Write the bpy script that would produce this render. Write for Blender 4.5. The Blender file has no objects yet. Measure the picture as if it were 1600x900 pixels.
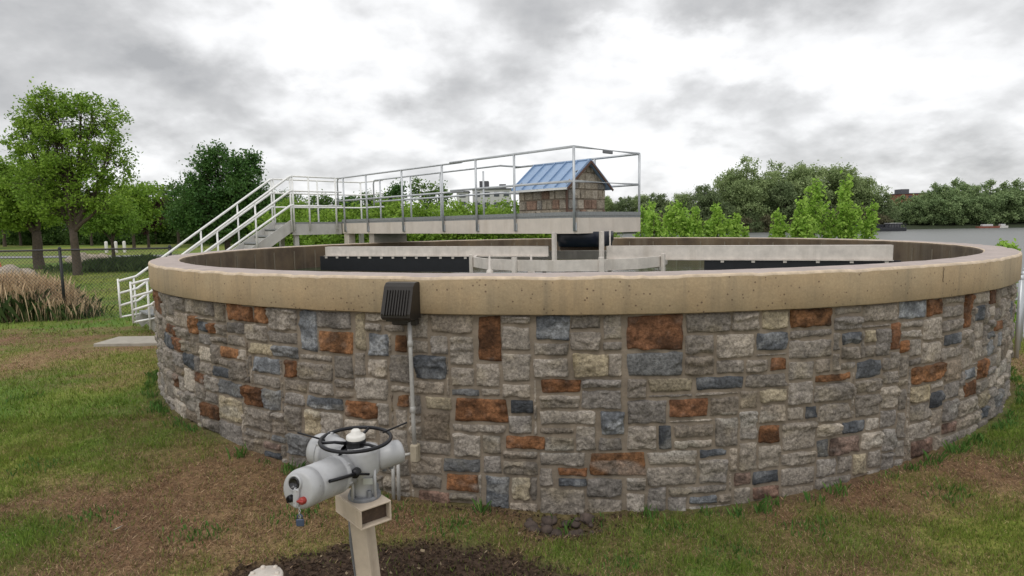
import bpy, math, random
import numpy as np
from mathutils import Vector, Matrix
rad = math.radians

# ------------------------------------------------------------------ camera
S = bpy.context.scene
COL = S.collection
F, PITCH, ROLL, EYE = 973.2, .1017, .0155, 2.18
_c, _s, _cr, _sr = math.cos(PITCH), math.sin(PITCH), math.cos(ROLL), math.sin(ROLL)
CAM = np.array([[_cr, 0, -_sr], [0, 1, 0], [_sr, 0, _cr]]) @ np.array([[1, 0, 0], [0, _c, -_s], [0, _s, _c]])
cd = bpy.data.cameras.new('camera'); cam = bpy.data.objects.new('camera', cd); COL.objects.link(cam)
cd.sensor_width = 36.0; cd.lens = F / 1600 * 36.0; cd.clip_start = .05; cd.clip_end = 5000
right, fwd, up = CAM[0], CAM[1], CAM[2]
cam.matrix_world = Matrix(((right[0], up[0], -fwd[0], 0), (right[1], up[1], -fwd[1], 0), (right[2], up[2], -fwd[2], EYE), (0, 0, 0, 1)))
S.camera = cam

def ray(px, py): return CAM.T @ np.array([(px - 800) / F, 1, (450 - py) / F])
def atY(px, py, Y):
    d = ray(px, py); d = d * Y / d[1]; return (float(d[0]), float(d[1]), float(d[2]) + EYE)
def atZ(px, py, Z):
    d = ray(px, py); d = d * (Z - EYE) / d[2]; return (float(d[0]), float(d[1]), Z)

# ------------------------------------------------------------------ world, sun, exposure
SUN_EL, SUN_AZ = 58, 200       # high sun behind thick cloud, from behind the camera
W = bpy.data.worlds.new('World'); S.world = W; W.use_nodes = True
nt = W.node_tree; nt.nodes.clear()
def N(t, **k):
    n = nt.nodes.new(t)
    for a, b in k.items(): setattr(n, a, b)
    return n
def L(a, b): nt.links.new(a, b)
def M2(op, a, b=None, c=None, clamp=False):
    n = N('ShaderNodeMath', operation=op, use_clamp=clamp)
    for i, v in enumerate((a, b, c)):
        if v is None: continue
        if isinstance(v, (int, float)): n.inputs[i].default_value = v
        else: L(v, n.inputs[i])
    return n.outputs[0]
sky = N('ShaderNodeTexSky', sky_type='NISHITA', sun_disc=False)
sky.sun_elevation = rad(SUN_EL); sky.sun_rotation = rad(SUN_AZ)
tc = N('ShaderNodeTexCoord')
sep = N('ShaderNodeSeparateXYZ'); L(tc.outputs['Generated'], sep.inputs[0])
zc = M2('MAXIMUM', sep.outputs[2], 0.0); den = M2('ADD', zc, .42)
comb = N('ShaderNodeCombineXYZ')
L(M2('DIVIDE', sep.outputs[0], den), comb.inputs[0]); L(M2('DIVIDE', sep.outputs[1], den), comb.inputs[1])
def wnoise(vec, scale, detail, rough=.55, dist=0.0):
    n = N('ShaderNodeTexNoise'); n.inputs['Scale'].default_value = scale; n.inputs['Detail'].default_value = detail
    n.inputs['Roughness'].default_value = rough; n.inputs['Distortion'].default_value = dist; L(vec, n.inputs['Vector']); return n
wv = wnoise(comb.outputs[0], 2.2, 6, .6)
wsub = N('ShaderNodeVectorMath', operation='SUBTRACT'); L(wv.outputs['Color'], wsub.inputs[0]); wsub.inputs[1].default_value = (.5, .5, .5)
wsc = N('ShaderNodeVectorMath', operation='SCALE'); L(wsub.outputs[0], wsc.inputs[0]); wsc.inputs['Scale'].default_value = .42
wadd = N('ShaderNodeVectorMath', operation='ADD'); L(tc.outputs['Generated'], wadd.inputs[0]); L(wsc.outputs[0], wadd.inputs[1])
big = wnoise(comb.outputs[0], 2.6, 8, .5, .25).outputs['Fac']
lump = wnoise(comb.outputs[0], 6.0, 9, .52, .1).outputs['Fac']
dens = M2('ADD', M2('MULTIPLY', M2('SUBTRACT', big, .50), 2.1), M2('MULTIPLY', M2('SUBTRACT', lump, .5), 1.25))
# cloud masses where the sky has them: direction, width, height, weight
BLOBS = [(80, 40, .22, .10, .62), (-60, 150, .2, .12, .3), (285, 135, .05, .035, .38), (960, 15, .30, .06, .60), (720, 150, .14, .05, .30),
         (780, 130, .1, .04, .15), (1540, 60, .13, .10, .45), (1400, 215, .17, .04, .36), (330, 235, .30, .05, .28), (1130, 170, .14, .04, .3), (560, 210, .16, .05, .16),
         (560, 90, .17, .07, -.34), (400, 60, .15, .06, -.26), (1290, 80, .16, .08, -.28), (1050, 110, .14, .04, -.2), (700, 250, .16, .03, -.12), (1150, 235, .14, .03, -.10), (300, 190, .1, .03, -.15)]
for px, py, rx, ry, wt in BLOBS:
    d = ray(px, py); d = d / np.linalg.norm(d)
    sb = N('ShaderNodeVectorMath', operation='SUBTRACT'); L(wadd.outputs[0], sb.inputs[0]); sb.inputs[1].default_value = tuple(d)
    ml = N('ShaderNodeVectorMath', operation='MULTIPLY'); L(sb.outputs[0], ml.inputs[0]); ml.inputs[1].default_value = (1 / rx, 1 / rx, 1 / ry)
    ln = N('ShaderNodeVectorMath', operation='LENGTH'); L(ml.outputs[0], ln.inputs[0])
    e = M2('MULTIPLY', M2('POWER', 2.718, M2('MULTIPLY', M2('MULTIPLY', ln.outputs['Value'], ln.outputs['Value']), -.8)), wt)
    dens = M2('ADD', dens, e)
ramp = N('ShaderNodeValToRGB'); L(M2('ADD', dens, .11, clamp=True), ramp.inputs[0])
el = ramp.color_ramp.elements
el[0].position = 0; el[0].color = (.82, .822, .825, 1)
el[1].position = 1; el[1].color = (.36, .364, .372, 1)
for p, c in ((.18, .74), (.38, .61), (.64, .48)):
    e = el.new(p); e.color = (c, c * 1.003, c * 1.012, 1)
sc10 = N('ShaderNodeVectorMath', operation='SCALE'); L(ramp.outputs[0], sc10.inputs[0]); sc10.inputs['Scale'].default_value = 9.6
mix = N('ShaderNodeMixRGB'); mix.inputs[0].default_value = .96; L(sky.outputs[0], mix.inputs[1]); L(sc10.outputs[0], mix.inputs[2])
bg = N('ShaderNodeBackground'); bg.inputs[1].default_value = .1; L(mix.outputs[0], bg.inputs[0])
wo = N('ShaderNodeOutputWorld'); L(bg.outputs[0], wo.inputs[0])

sd = bpy.data.lights.new('sun', 'SUN'); sd.energy = .7; sd.angle = rad(25); sd.color = (1, .96, .9)
sun = bpy.data.objects.new('sun', sd); COL.objects.link(sun)
_a, _e = rad(SUN_AZ), rad(SUN_EL)
sdir = Vector((math.sin(_a) * math.cos(_e), math.cos(_a) * math.cos(_e), math.sin(_e)))
sun.rotation_euler = sdir.to_track_quat('Z', 'Y').to_euler()
S.view_settings.view_transform = 'Standard'; S.view_settings.look = 'None'
S.view_settings.exposure = 0.44; S.view_settings.gamma = 1; S.view_settings.use_curve_mapping = False
S.render.engine = 'CYCLES'
S.cycles.max_bounces = 6; S.cycles.diffuse_bounces = 3; S.cycles.transmission_bounces = 4; S.cycles.transparent_max_bounces = 8
S.cycles.use_denoising = True

# ------------------------------------------------------------------ helpers
RNG = np.random.default_rng(7); random.seed(7)
def _hash(i, j, k):
    n = (i * 73856093) ^ (j * 19349663) ^ (k * 83492791)
    n = (n ^ (n >> 13)) * 1274126177 & 0x7fffffff
    n = (n ^ (n >> 11)) * 668265263 & 0x7fffffff
    return (n % 65536) / 65535.0
def vn(x, y, z=0.0):
    x, y, z = np.broadcast_arrays(np.asarray(x, float), np.asarray(y, float), np.asarray(z, float))
    i, j, k = np.floor(x).astype(np.int64), np.floor(y).astype(np.int64), np.floor(z).astype(np.int64)
    u, v, w = x - i, y - j, z - k
    u, v, w = u * u * (3 - 2 * u), v * v * (3 - 2 * v), w * w * (3 - 2 * w)
    r = 0
    for a in (0, 1):
        for b in (0, 1):
            for c in (0, 1):
                r = r + _hash(i + a, j + b, k + c) * (u if a else 1 - u) * (v if b else 1 - v) * (w if c else 1 - w)
    return r
def fbm(x, y, z=0.0, o=4):
    r, a, t = 0, 1, 0
    for q in range(o):
        r = r + a * vn(x * 2**q + 13.1 * q, y * 2**q - 7.7 * q, np.asarray(z) * 2**q + 3.3 * q); t += a; a *= .5
    return r / t
def ss(a, b, x):
    t = np.clip((x - a) / (b - a), 0, 1); return t * t * (3 - 2 * t)

class MB:
    """collects shapes into one mesh"""
    def __init__(s): s.v = []; s.f = []; s.mi = []; s.n = 0; s.smooth = []; s.c = []
    def add(s, verts, faces, mi=0, smooth=False, col=None):
        b = s.n; s.v.extend([tuple(map(float, p)) for p in verts]); s.n += len(verts)
        for f in faces: s.f.append(tuple(b + i for i in f)); s.mi.append(mi); s.smooth.append(smooth)
        if col is not None: s.c.extend([col] * len(verts))
        return s
    def box(s, c, size, ax=None, mi=0, bevel=0.0):
        """box centred at c; ax = (x axis, y axis, z axis)"""
        X, Y, Z = ax if ax else (Vector((1, 0, 0)), Vector((0, 1, 0)), Vector((0, 0, 1)))
        c = Vector(c); hx, hy, hz = size[0] / 2, size[1] / 2, size[2] / 2
        if bevel <= 0:
            P = [c + X * (i * hx) + Y * (j * hy) + Z * (k * hz) for k in (-1, 1) for j in (-1, 1) for i in (-1, 1)]
            return s.add(P, [(0, 2, 3, 1), (4, 5, 7, 6), (0, 1, 5, 4), (2, 6, 7, 3), (0, 4, 6, 2), (1, 3, 7, 5)], mi)
        b = min(bevel, hx * .9, hy * .9, hz * .9)
        rings = []
        for z, q in ((-hz, b), (-hz + b, 0), (hz - b, 0), (hz, b)):
            x, y = hx - q, hy - q
            rings.append([c + X * px + Y * py + Z * z for px, py in ((-x + b, -y), (x - b, -y), (x, -y + b), (x, y - b), (x - b, y), (-x + b, y), (-x, y - b), (-x, -y + b))])
        P = [p for r in rings for p in r]; Fc = [tuple(range(7, -1, -1)), tuple(range(24, 32))]
        for r in range(3):
            for i in range(8): Fc.append((r * 8 + i, r * 8 + (i + 1) % 8, r * 8 + 8 + (i + 1) % 8, r * 8 + 8 + i))
        return s.add(P, Fc, mi)
    def tube(s, pts, r, seg=8, mi=0, cap=True, closed=False):
        pts = [Vector(p) for p in pts]; n = len(pts)
        rr = r if hasattr(r, '__len__') else [r] * n
        V = []; Fc = []; prev = None
        for i, p in enumerate(pts):
            if closed: t = (pts[(i + 1) % n] - pts[i - 1]).normalized()
            else: t = (pts[min(i + 1, n - 1)] - pts[max(i - 1, 0)]).normalized()
            if prev is None:
                a = Vector((0, 0, 1)) if abs(t.z) < .9 else Vector((1, 0, 0))
                x = t.cross(a).normalized()
            else: x = (prev - t * prev.dot(t)).normalized()
            prev = x; y = t.cross(x)
            for k in range(seg):
                an = 2 * math.pi * k / seg; V.append(p + (x * math.cos(an) + y * math.sin(an)) * rr[i])
        m = n if closed else n - 1
        for i in range(m):
            for k in range(seg):
                a = i * seg + k; b2 = i * seg + (k + 1) % seg; j = ((i + 1) % n) * seg
                Fc.append((a, b2, j + (k + 1) % seg, j + k))
        s.add(V, Fc, mi, True)
        if cap and not closed:
            b0 = s.n - len(V)
            s.f.append(tuple(b0 + k for k in range(seg - 1, -1, -1))); s.mi.append(mi); s.smooth.append(False)
            s.f.append(tuple(b0 + (n - 1) * seg + k for k in range(seg))); s.mi.append(mi); s.smooth.append(False)
        return s
    def lathe(s, prof, c, axis, seg=24, mi=0, smooth=True):
        """prof: (radius, distance along axis)"""
        A = Vector(axis).normalized(); a = Vector((0, 0, 1)) if abs(A.z) < .9 else Vector((1, 0, 0))
        X = A.cross(a).normalized(); Y = A.cross(X); c = Vector(c); V = []; Fc = []
        for r, h in prof:
            for k in range(seg):
                an = 2 * math.pi * k / seg; V.append(c + A * h + (X * math.cos(an) + Y * math.sin(an)) * max(r, 1e-4))
        for i in range(len(prof) - 1):
            for k in range(seg): Fc.append((i * seg + k, i * seg + (k + 1) % seg, (i + 1) * seg + (k + 1) % seg, (i + 1) * seg + k))
        return s.add(V, Fc, mi, smooth)
    def build(s, name, mats, parent=None, kind=None):
        me = bpy.data.meshes.new(name); me.from_pydata(s.v, [], s.f)
        if not isinstance(mats, (list, tuple)): mats = [mats]
        for m in mats: me.materials.append(m)
        me.polygons.foreach_set('material_index', s.mi); me.polygons.foreach_set('use_smooth', s.smooth)
        if s.c:
            at = me.color_attributes.new('Col', 'FLOAT_COLOR', 'POINT')
            at.data.foreach_set('color', np.array([(*q, 1) for q in s.c], dtype=np.float32).ravel())
        me.validate(); me.update()
        o = bpy.data.objects.new(name, me); COL.objects.link(o)
        if parent is not None: o.parent = parent; o.matrix_parent_inverse = parent.matrix_world.inverted() if False else Matrix.Translation(-parent.location)
        if kind: o['kind'] = kind
        return o

def np_mesh(name, V, Fq, mats, cols=None, parent=None, smooth=False, mi=None):
    """V (n,3), Fq (m,k) with k = 3 or 4"""
    me = bpy.data.meshes.new(name); k = Fq.shape[1]; n, m = len(V), len(Fq)
    me.vertices.add(n); me.vertices.foreach_set('co', V.astype(np.float32).ravel())
    me.loops.add(m * k); me.loops.foreach_set('vertex_index', Fq.astype(np.int32).ravel())
    me.polygons.add(m); me.polygons.foreach_set('loop_start', (np.arange(m) * k).astype(np.int32))
    me.polygons.foreach_set('loop_total', np.full(m, k, dtype=np.int32)) if hasattr(me.polygons[0], 'loop_total') and False else None
    if not isinstance(mats, (list, tuple)): mats = [mats]
    for q in mats: me.materials.append(q)
    if mi is not None: me.polygons.foreach_set('material_index', mi.astype(np.int32))
    me.polygons.foreach_set('use_smooth', np.full(m, smooth, dtype=bool))
    if cols is not None:
        at = me.color_attributes.new('Col', 'FLOAT_COLOR', 'POINT')
        at.data.foreach_set('color', np.concatenate([cols, np.ones((n, 1))], 1).astype(np.float32).ravel())
    me.update(calc_edges=True); me.validate()
    o = bpy.data.objects.new(name, me); COL.objects.link(o)
    if parent is not None: o.parent = parent; o.matrix_parent_inverse = Matrix.Translation(-parent.location)
    return o
def tag(o, label=None, cat=None, group=None, kind=None):
    if label: o['label'] = label
    if cat: o['category'] = cat
    if group: o['group'] = group
    if kind: o['kind'] = kind
    return o
def thing(name, label, cat, loc=(0, 0, 0), group=None):
    o = bpy.data.objects.new(name, None); COL.objects.link(o); o.location = loc; o.empty_display_size = .2
    return tag(o, label, cat, group)
def copy_tree(o, loc, rz=0.0, sc=1.0):
    c = o.copy(); COL.objects.link(c); c.location = loc; c.rotation_euler = (0, 0, rz); c.scale = (sc, sc, sc) if not hasattr(sc, '__len__') else sc
    for ch in list(o.children):
        d = ch.copy(); COL.objects.link(d); d.parent = c; d.matrix_parent_inverse = ch.matrix_parent_inverse.copy()
    return c

def material(name, col, rough=.7, metal=0.0, var=0.0, vscale=6.0, bump=0.0, bscale=40.0, attr=False, spots=None, streak=None, spec=.5, trans=0.0, col2=None, grain=None, bdist=.01):
    """col2: second colour the noise wanders to; spots=(scale, size, colour): pits; streak=(scale xy, colour, amount): run marks down a face"""
    m = bpy.data.materials.new(name); m.use_nodes = True; t = m.node_tree; b = t.nodes['Principled BSDF']
    b.inputs['Roughness'].default_value = rough; b.inputs['Metallic'].default_value = metal; b.inputs['Specular IOR Level'].default_value = spec
    def nn(ty, **k):
        n = t.nodes.new(ty)
        for a, v in k.items(): setattr(n, a, v)
        return n
    geo = nn('ShaderNodeTexCoord').outputs['Object']
    if attr:
        a = nn('ShaderNodeAttribute', attribute_name='Col'); cur = a.outputs['Color']
    else:
        r = nn('ShaderNodeRGB'); r.outputs[0].default_value = (*col, 1); cur = r.outputs[0]
    def noise(scale, detail=6, rough=.6, vec=None):
        n = nn('ShaderNodeTexNoise'); n.inputs['Scale'].default_value = scale; n.inputs['Detail'].default_value = detail; n.inputs['Roughness'].default_value = rough
        t.links.new(vec if vec else geo, n.inputs['Vector']); return n.outputs['Fac']
    def mixc(fac, a, bcol, mode='MIX'):
        mx = nn('ShaderNodeMixRGB', blend_type=mode)
        if isinstance(fac, float): mx.inputs[0].default_value = fac
        else: t.links.new(fac, mx.inputs[0])
        t.links.new(a, mx.inputs[1])
        if isinstance(bcol, tuple): mx.inputs[2].default_value = (*bcol, 1)
        else: t.links.new(bcol, mx.inputs[2])
        return mx.outputs[0]
    def rampf(src, a, b2):
        r = nn('ShaderNodeMapRange'); r.inputs['From Min'].default_value = a; r.inputs['From Max'].default_value = b2
        t.links.new(src, r.inputs['Value']); return r.outputs['Result']
    if col2 is not None:
        cur = mixc(rampf(noise(vscale, 7), .38, .64), cur, col2)
    if var > 0:
        r = nn('ShaderNodeMapRange'); r.inputs['From Min'].default_value = .3; r.inputs['From Max'].default_value = .7
        r.inputs['To Min'].default_value = 1 - var; r.inputs['To Max'].default_value = 1 + var
        t.links.new(noise(vscale * 1.7, 9, .65), r.inputs['Value'])
        v = nn('ShaderNodeVectorMath', operation='SCALE'); t.links.new(cur, v.inputs[0]); t.links.new(r.outputs[0], v.inputs['Scale']); cur = v.outputs[0]
    if grain:
        r = nn('ShaderNodeMapRange'); r.inputs['From Min'].default_value = .32; r.inputs['From Max'].default_value = .68
        r.inputs['To Min'].default_value = 1 - grain[1]; r.inputs['To Max'].default_value = 1 + grain[1] * .8
        t.links.new(noise(grain[0], 5, .7), r.inputs['Value'])
        v = nn('ShaderNodeVectorMath', operation='SCALE'); t.links.new(cur, v.inputs[0]); t.links.new(r.outputs[0], v.inputs['Scale']); cur = v.outputs[0]
    if streak:
        mp = nn('ShaderNodeMapping'); mp.inputs['Scale'].default_value = (streak[0], streak[0], streak[0] * .06); t.links.new(geo, mp.inputs[0])
        f = rampf(noise(1.0, 5, .6, mp.outputs[0]), .52, .75)
        mu = nn('ShaderNodeMath', operation='MULTIPLY'); mu.inputs[1].default_value = streak[2]; t.links.new(f, mu.inputs[0])
        cur = mixc(mu.outputs[0], cur, streak[1])
    if spots:
        vo = nn('ShaderNodeTexVoronoi'); vo.inputs['Scale'].default_value = spots[0]; t.links.new(geo, vo.inputs['Vector'])
        f = rampf(vo.outputs['Distance'], spots[1], spots[1] * .55)
        g = rampf(noise(spots[0] * .35, 2), .46, .56)
        mu = nn('ShaderNodeMath', operation='MULTIPLY'); t.links.new(f, mu.inputs[0]); t.links.new(g, mu.inputs[1])
        cur = mixc(mu.outputs[0], cur, spots[2])
    t.links.new(cur, b.inputs['Base Color'])
    if bump > 0:
        bp = nn('ShaderNodeBump'); bp.inputs['Strength'].default_value = min(1, bump); bp.inputs['Distance'].default_value = bdist
        t.links.new(noise(bscale, 8, .65), bp.inputs['Height']); t.links.new(bp.outputs[0], b.inputs['Normal'])
    if trans > 0:
        tr = nn('ShaderNodeBsdfTranslucent'); t.links.new(cur, tr.inputs['Color'])
        ms = nn('ShaderNodeMixShader'); ms.inputs[0].default_value = trans
        t.links.new(b.outputs[0], ms.inputs[1]); t.links.new(tr.outputs[0], ms.inputs[2])
        t.links.new(ms.outputs[0], t.nodes['Material Output'].inputs['Surface'])
    return m

MT = dict(
    stone=material('field_stone', (.3, .3, .3), .85, attr=True, var=.34, vscale=5, bump=1.0, bscale=45, grain=(46, .52), spec=.3, bdist=.02),
    mortar=material('mortar', (.225, .185, .142), .95, var=.25, vscale=5, bump=.6, bscale=60),
    cap_face=material('cast_concrete_face', (.40, .295, .175), .85, var=.13, vscale=1.6, bump=.35, bscale=45, col2=(.365, .285, .18), grain=(55, .12), spots=(24, .22, (.15, .10, .065)), streak=(9, (.20, .165, .115), .6)),
    cap_top=material('cast_concrete_top', (.40, .335, .305), .85, var=.16, vscale=3, bump=.4, bscale=50, spots=(22, .16, (.2, .16, .13))),
    cap_edge_highlight=material('cast_concrete_arris_highlight', (.56, .45, .33), .8, var=.25, vscale=6, bump=.4, bscale=60),  # highlight along the rounded edges, painted as a lighter concrete colour
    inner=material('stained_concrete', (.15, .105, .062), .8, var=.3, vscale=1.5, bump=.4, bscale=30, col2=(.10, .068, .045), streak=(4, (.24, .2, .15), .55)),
    joint_dark=material('dark_joint', (.10, .075, .05), .9),
    seam=material('joint', (.2, .165, .12), .8, var=.2),
    alu=material('aluminium', (.50, .52, .54), .42, .35, var=.12, vscale=5),
    alu_white=material('white_aluminium', (.82, .82, .80), .45, .1, var=.10, vscale=6),
    deck=material('galvanised_grating', (.27, .28, .28), .6, .3, var=.2, vscale=20, bump=.5, bscale=120),
    beam=material('beige_painted_steel', (.62, .555, .485), .55, var=.10, vscale=2.5, streak=(6, (.36, .28, .2), .35)),
    beam_grey=material('grey_painted_steel', (.50, .49, .46), .5, var=.12, vscale=3, streak=(5, (.3, .27, .22), .4)),
    skim=material('pale_painted_steel', (.64, .585, .53), .5, var=.16, vscale=4, streak=(5, (.36, .31, .25), .5)),
    black=material('black_rubber', (.008, .009, .012), .5, var=.3),
    navy=material('dark_blue_paint', (.006, .009, .022), .35, var=.2),
    roof=material('blue_standing_seam_metal', (.26, .37, .54), .4, .2, var=.08, vscale=4),
    brown=material('brown_trim', (.10, .05, .03), .6),
    bronze=material('bronze_casting', (.030, .026, .023), .42, .3, var=.2, vscale=12),
    lens=material('smoked_lens', (.02, .02, .022), .15),
    pipe=material('grey_conduit', (.42, .41, .39), .5, .2, var=.15, vscale=20),
    box=material('beige_conduit_fitting', (.36, .31, .23), .7, var=.15, vscale=20),
    act=material('grey_actuator_enamel', (.40, .402, .41), .38, var=.08, vscale=7, bump=.08, bscale=90, spots=(25, .12, (.25, .22, .2))),
    act_dark=material('dark_grey_casting', (.16, .165, .175), .5, var=.25, vscale=15, bump=.3, bscale=80),
    blackiron=material('black_iron', (.012, .012, .015), .4, .4, var=.3),
    white=material('white_plastic', (.66, .64, .60), .4, var=.05),
    red=material('red_plastic', (.30, .03, .022), .4),
    blue_tag=material('slate_blue_tag', (.05, .07, .12), .5),
    post=material('beige_post_paint', (.50, .42, .33), .6, var=.12, vscale=8, streak=(9, (.25, .18, .12), .4), bump=.15),
    rust_brown=material('rusty_hollow_shade', (.07, .045, .03), .9, var=.4, vscale=25),  # dark rust tone, carries the shade inside the tube head; also the bearing ring
    fence=material('black_vinyl_fence', (.012, .013, .014), .5),
    fence_top=material('weathered_fence_rail', (.05, .045, .05), .55, var=.3, vscale=8),
    silver=material('galvanised_wire', (.5, .52, .54), .4, .5),
    bark=material('bark', (.085, .065, .048), .95, var=.4, vscale=6, bump=.8, bscale=20),
    leaf=material('leaves', (.1, .2, .05), .6, attr=True, spec=.25, trans=.35),
    grass=material('grass_blades', (.1, .2, .05), .7, attr=True, spec=.2, trans=.25),
    ground=material('lawn_soil', (.1, .1, .05), .95, attr=True, var=.38, vscale=14, bump=.9, bscale=35, spec=.2, grain=(60, .35)),
    slab=material('broom_concrete', (.36, .33, .28), .9, var=.15, vscale=4, bump=.3, bscale=60),
    path=material('asphalt_path', (.22, .22, .22), .9, var=.15, vscale=3, bump=.3),
    rock=material('pale_boulder', (.38, .32, .26), .9, var=.3, vscale=4, bump=.9, bscale=10),
    brick=material('red_brick_wall', (.25, .09, .06), .9, var=.2),
    pale_wall=material('pale_wall', (.5, .5, .5), .8, var=.06),
    window=material('dark_window', (.05, .06, .07), .2),
    dark_wall=material('dark_wall', (.09, .09, .10), .8),
    hull=material('barge_hull', (.02, .022, .028), .6, var=.3),
    orange=material('orange_paint', (.5, .15, .06), .6),
)
def water(name, col, rough, bscale, bstr, dist=.03):
    m = bpy.data.materials.new(name); m.use_nodes = True; t = m.node_tree; b = t.nodes['Principled BSDF']
    b.inputs['Base Color'].default_value = (*col, 1); b.inputs['Roughness'].default_value = rough; b.inputs['IOR'].default_value = 1.333
    tcn = t.nodes.new('ShaderNodeTexCoord'); mp = t.nodes.new('ShaderNodeMapping'); mp.inputs['Scale'].default_value = (.45, 1, 1)
    n = t.nodes.new('ShaderNodeTexNoise'); n.inputs['Scale'].default_value = bscale; n.inputs['Detail'].default_value = 6
    bp = t.nodes.new('ShaderNodeBump'); bp.inputs['Strength'].default_value = bstr; bp.inputs['Distance'].default_value = dist
    t.links.new(tcn.outputs['Object'], mp.inputs[0]); t.links.new(mp.outputs[0], n.inputs['Vector']); t.links.new(n.outputs['Fac'], bp.inputs['Height']); t.links.new(bp.outputs[0], b.inputs['Normal'])
    return m
MT['river'] = water('river_water', (.14, .145, .14), .42, 1.2, .25, .06)
MT['tank_water'] = water('tank_water', (.035, .065, .035), .08, 3, .3)

# ------------------------------------------------------------------ ground
R, RI = 6.0, 5.657
CX, CY = .833, 10.471
RIM, CAPB = 1.802, 1.518
WATER_Z = -2.1
SHORE = [(-40, 9.5), (2, 9.6), (12, 9.0), (18, 6.0), (24, 3.5), (45, 2.0), (100, 8), (170, 22), (228, 34)]
def land(x, y):
    """1 on land, 0 in the river"""
    sy = np.array([p[0] for p in SHORE]); sx = np.array([p[1] for p in SHORE])
    edge = np.interp(y, sy, sx) + .8 * (vn(y * .15, x * 0 + 3.0) - .5)
    w = np.interp(np.abs(y), [0, 30, 230], [2.2, 4.0, 8])
    a = 1 - ss(0, 1, (x - edge) / w)
    far = ss(0, 1, (y - (229 + 22 * ss(115, 190, x) + 5 * (vn(x * .03, 5.0) - .5))) / 7)
    return np.maximum(a, far)
def gz(x, y):
    x = np.asarray(x, float); y = np.asarray(y, float)
    d = np.hypot(x - .6, y - 4.5)
    z = .23 * ss(.6, 3.9, d) * (1 - .7 * ss(6.0, 9.5, np.hypot(x, y - 5)))
    z = z + .05 * (vn(x * .5, y * .5, 2.0) - .5) + .018 * (vn(x * 3.1, y * 3.1, 7.0) - .5)
    hole = np.exp(-(((x - .36) / .26)**2 + ((y - 4.33) / .14)**2)); z = z - .15 * hole
    z = z + 1.2 * ss(50, 130, -x) + .9 * ss(70, 220, y) * (x < 30) * ss(0, 1, (30 - x) / 25)
    l = land(x, y)
    return z * l + (1 - l) * -3.6 + 0
def lawn(x, y):
    """green (1) or dead brown (0), and straw-yellow amount, by where on the lawn"""
    n = fbm(x * .9 + 5, y * .9, 1.0, 5); g = .43 + 1.5 * (n - .5) + 1.0 * (fbm(x * 3.6, y * 3.6, 3.0, 4) - .5)
    def blob(cx, cy, rx, ry): return np.exp(-(((x - cx) / rx)**2 + ((y - cy) / ry)**2))
    g = g - .03 + .75 * blob(-5.6, 7.2, 1.3, 1.4) + .55 * blob(-4.4, 5.5, .8, .9) + .18 * blob(2.3, 3.85, 1.3, .4) + .15 * blob(1.3, 3.8, .6, .25) + .55 * blob(5.4, 6.2, 1.3, 2.0) + .45 * blob(-3.1, 3.9, .35, .3) + .3 * blob(-6.0, 9.6, 1.2, .6) + .2 * blob(3.0, 3.7, .8, .3)
    g = g - .5 * blob(-2.1, 4.7, 1.0, .8) - .5 * blob(-3.9, 6.6, .7, .9) - .3 * blob(-.4, 4.25, .9, .3) - .3 * blob(3.6, 4.7, .8, .4) - .30 * blob(-7.5, 10.8, 1.8, 1.0) - .35 * blob(-2.4, 4.1, .5, .3)
    g = np.where(y > 13.5, g + .6, g)
    yl = ss(.35, .7, fbm(x * .6 - 4, y * .6 + 9, 6.0, 3)) + .5 * blob(-6, 10, 3, 2)
    return np.clip(g, 0, 1), np.clip(yl, 0, 1)
def soil(x, y):
    d = np.hypot((x + .68) / 1.16, (y - 3.2) / .84) + .16 * (fbm(x * 14, y * 14, 19.0, 2) - .5) + .26 * (fbm(x * 2.5, y * 2.5, 9.0, 3) - .5)
    a = 1 - ss(.92, 1.04, d)
    b = np.exp(-(((x - .36) / .28)**2 + ((y - 4.30) / .17)**2)) * 1.3
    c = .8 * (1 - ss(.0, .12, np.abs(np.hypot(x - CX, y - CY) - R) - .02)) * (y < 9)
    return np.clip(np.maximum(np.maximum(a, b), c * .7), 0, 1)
def mixc(a, b, t): return np.asarray(a) * (1 - t[:, None]) + np.asarray(b) * t[:, None]
def lawn_col(x, y, near=True):
    g, yl = lawn(x, y); s = soil(x, y)
    green = mixc((.10, .175, .028), (.20, .225, .045), yl)
    brown = mixc((.20, .118, .068), (.25, .17, .085), yl)
    c = mixc(brown, green, g)
    c = np.where((y > 205)[:, None], np.array([[.035, .045, .022]]), c)
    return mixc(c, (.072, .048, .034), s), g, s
def axis(a, b, step, far, n):
    core = np.arange(a, b, step); k = np.linspace(0, 1, n)[1:]
    return np.concatenate([(a - (np.geomspace(step * 2, far, n)))[::-1], core, b + np.geomspace(step * .5, far, n)])
xs, ys = axis(-9, 9, .11, 2500, 70), axis(1.5, 12, .11, 2500, 80)
gx, gy = np.meshgrid(xs, ys); gxf, gyf = gx.ravel(), gy.ravel()
V = np.stack([gxf, gyf, gz(gxf, gyf)], 1); nx, ny = len(xs), len(ys)
ii = (np.arange(ny - 1)[:, None] * nx + np.arange(nx - 1)[None]).ravel()
gc = lawn_col(gxf, gyf)[0]
tag(np_mesh('ground', V, np.stack([ii, ii + 1, ii + nx + 1, ii + nx], 1), MT['ground'], gc, smooth=True), kind='structure')
m = MB(); m.add([(-400, -200, WATER_Z), (2500, -200, WATER_Z), (2500, 3000, WATER_Z), (-400, 3000, WATER_Z)], [(0, 1, 2, 3)])
m.build('river', MT['river'], kind='structure')

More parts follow.
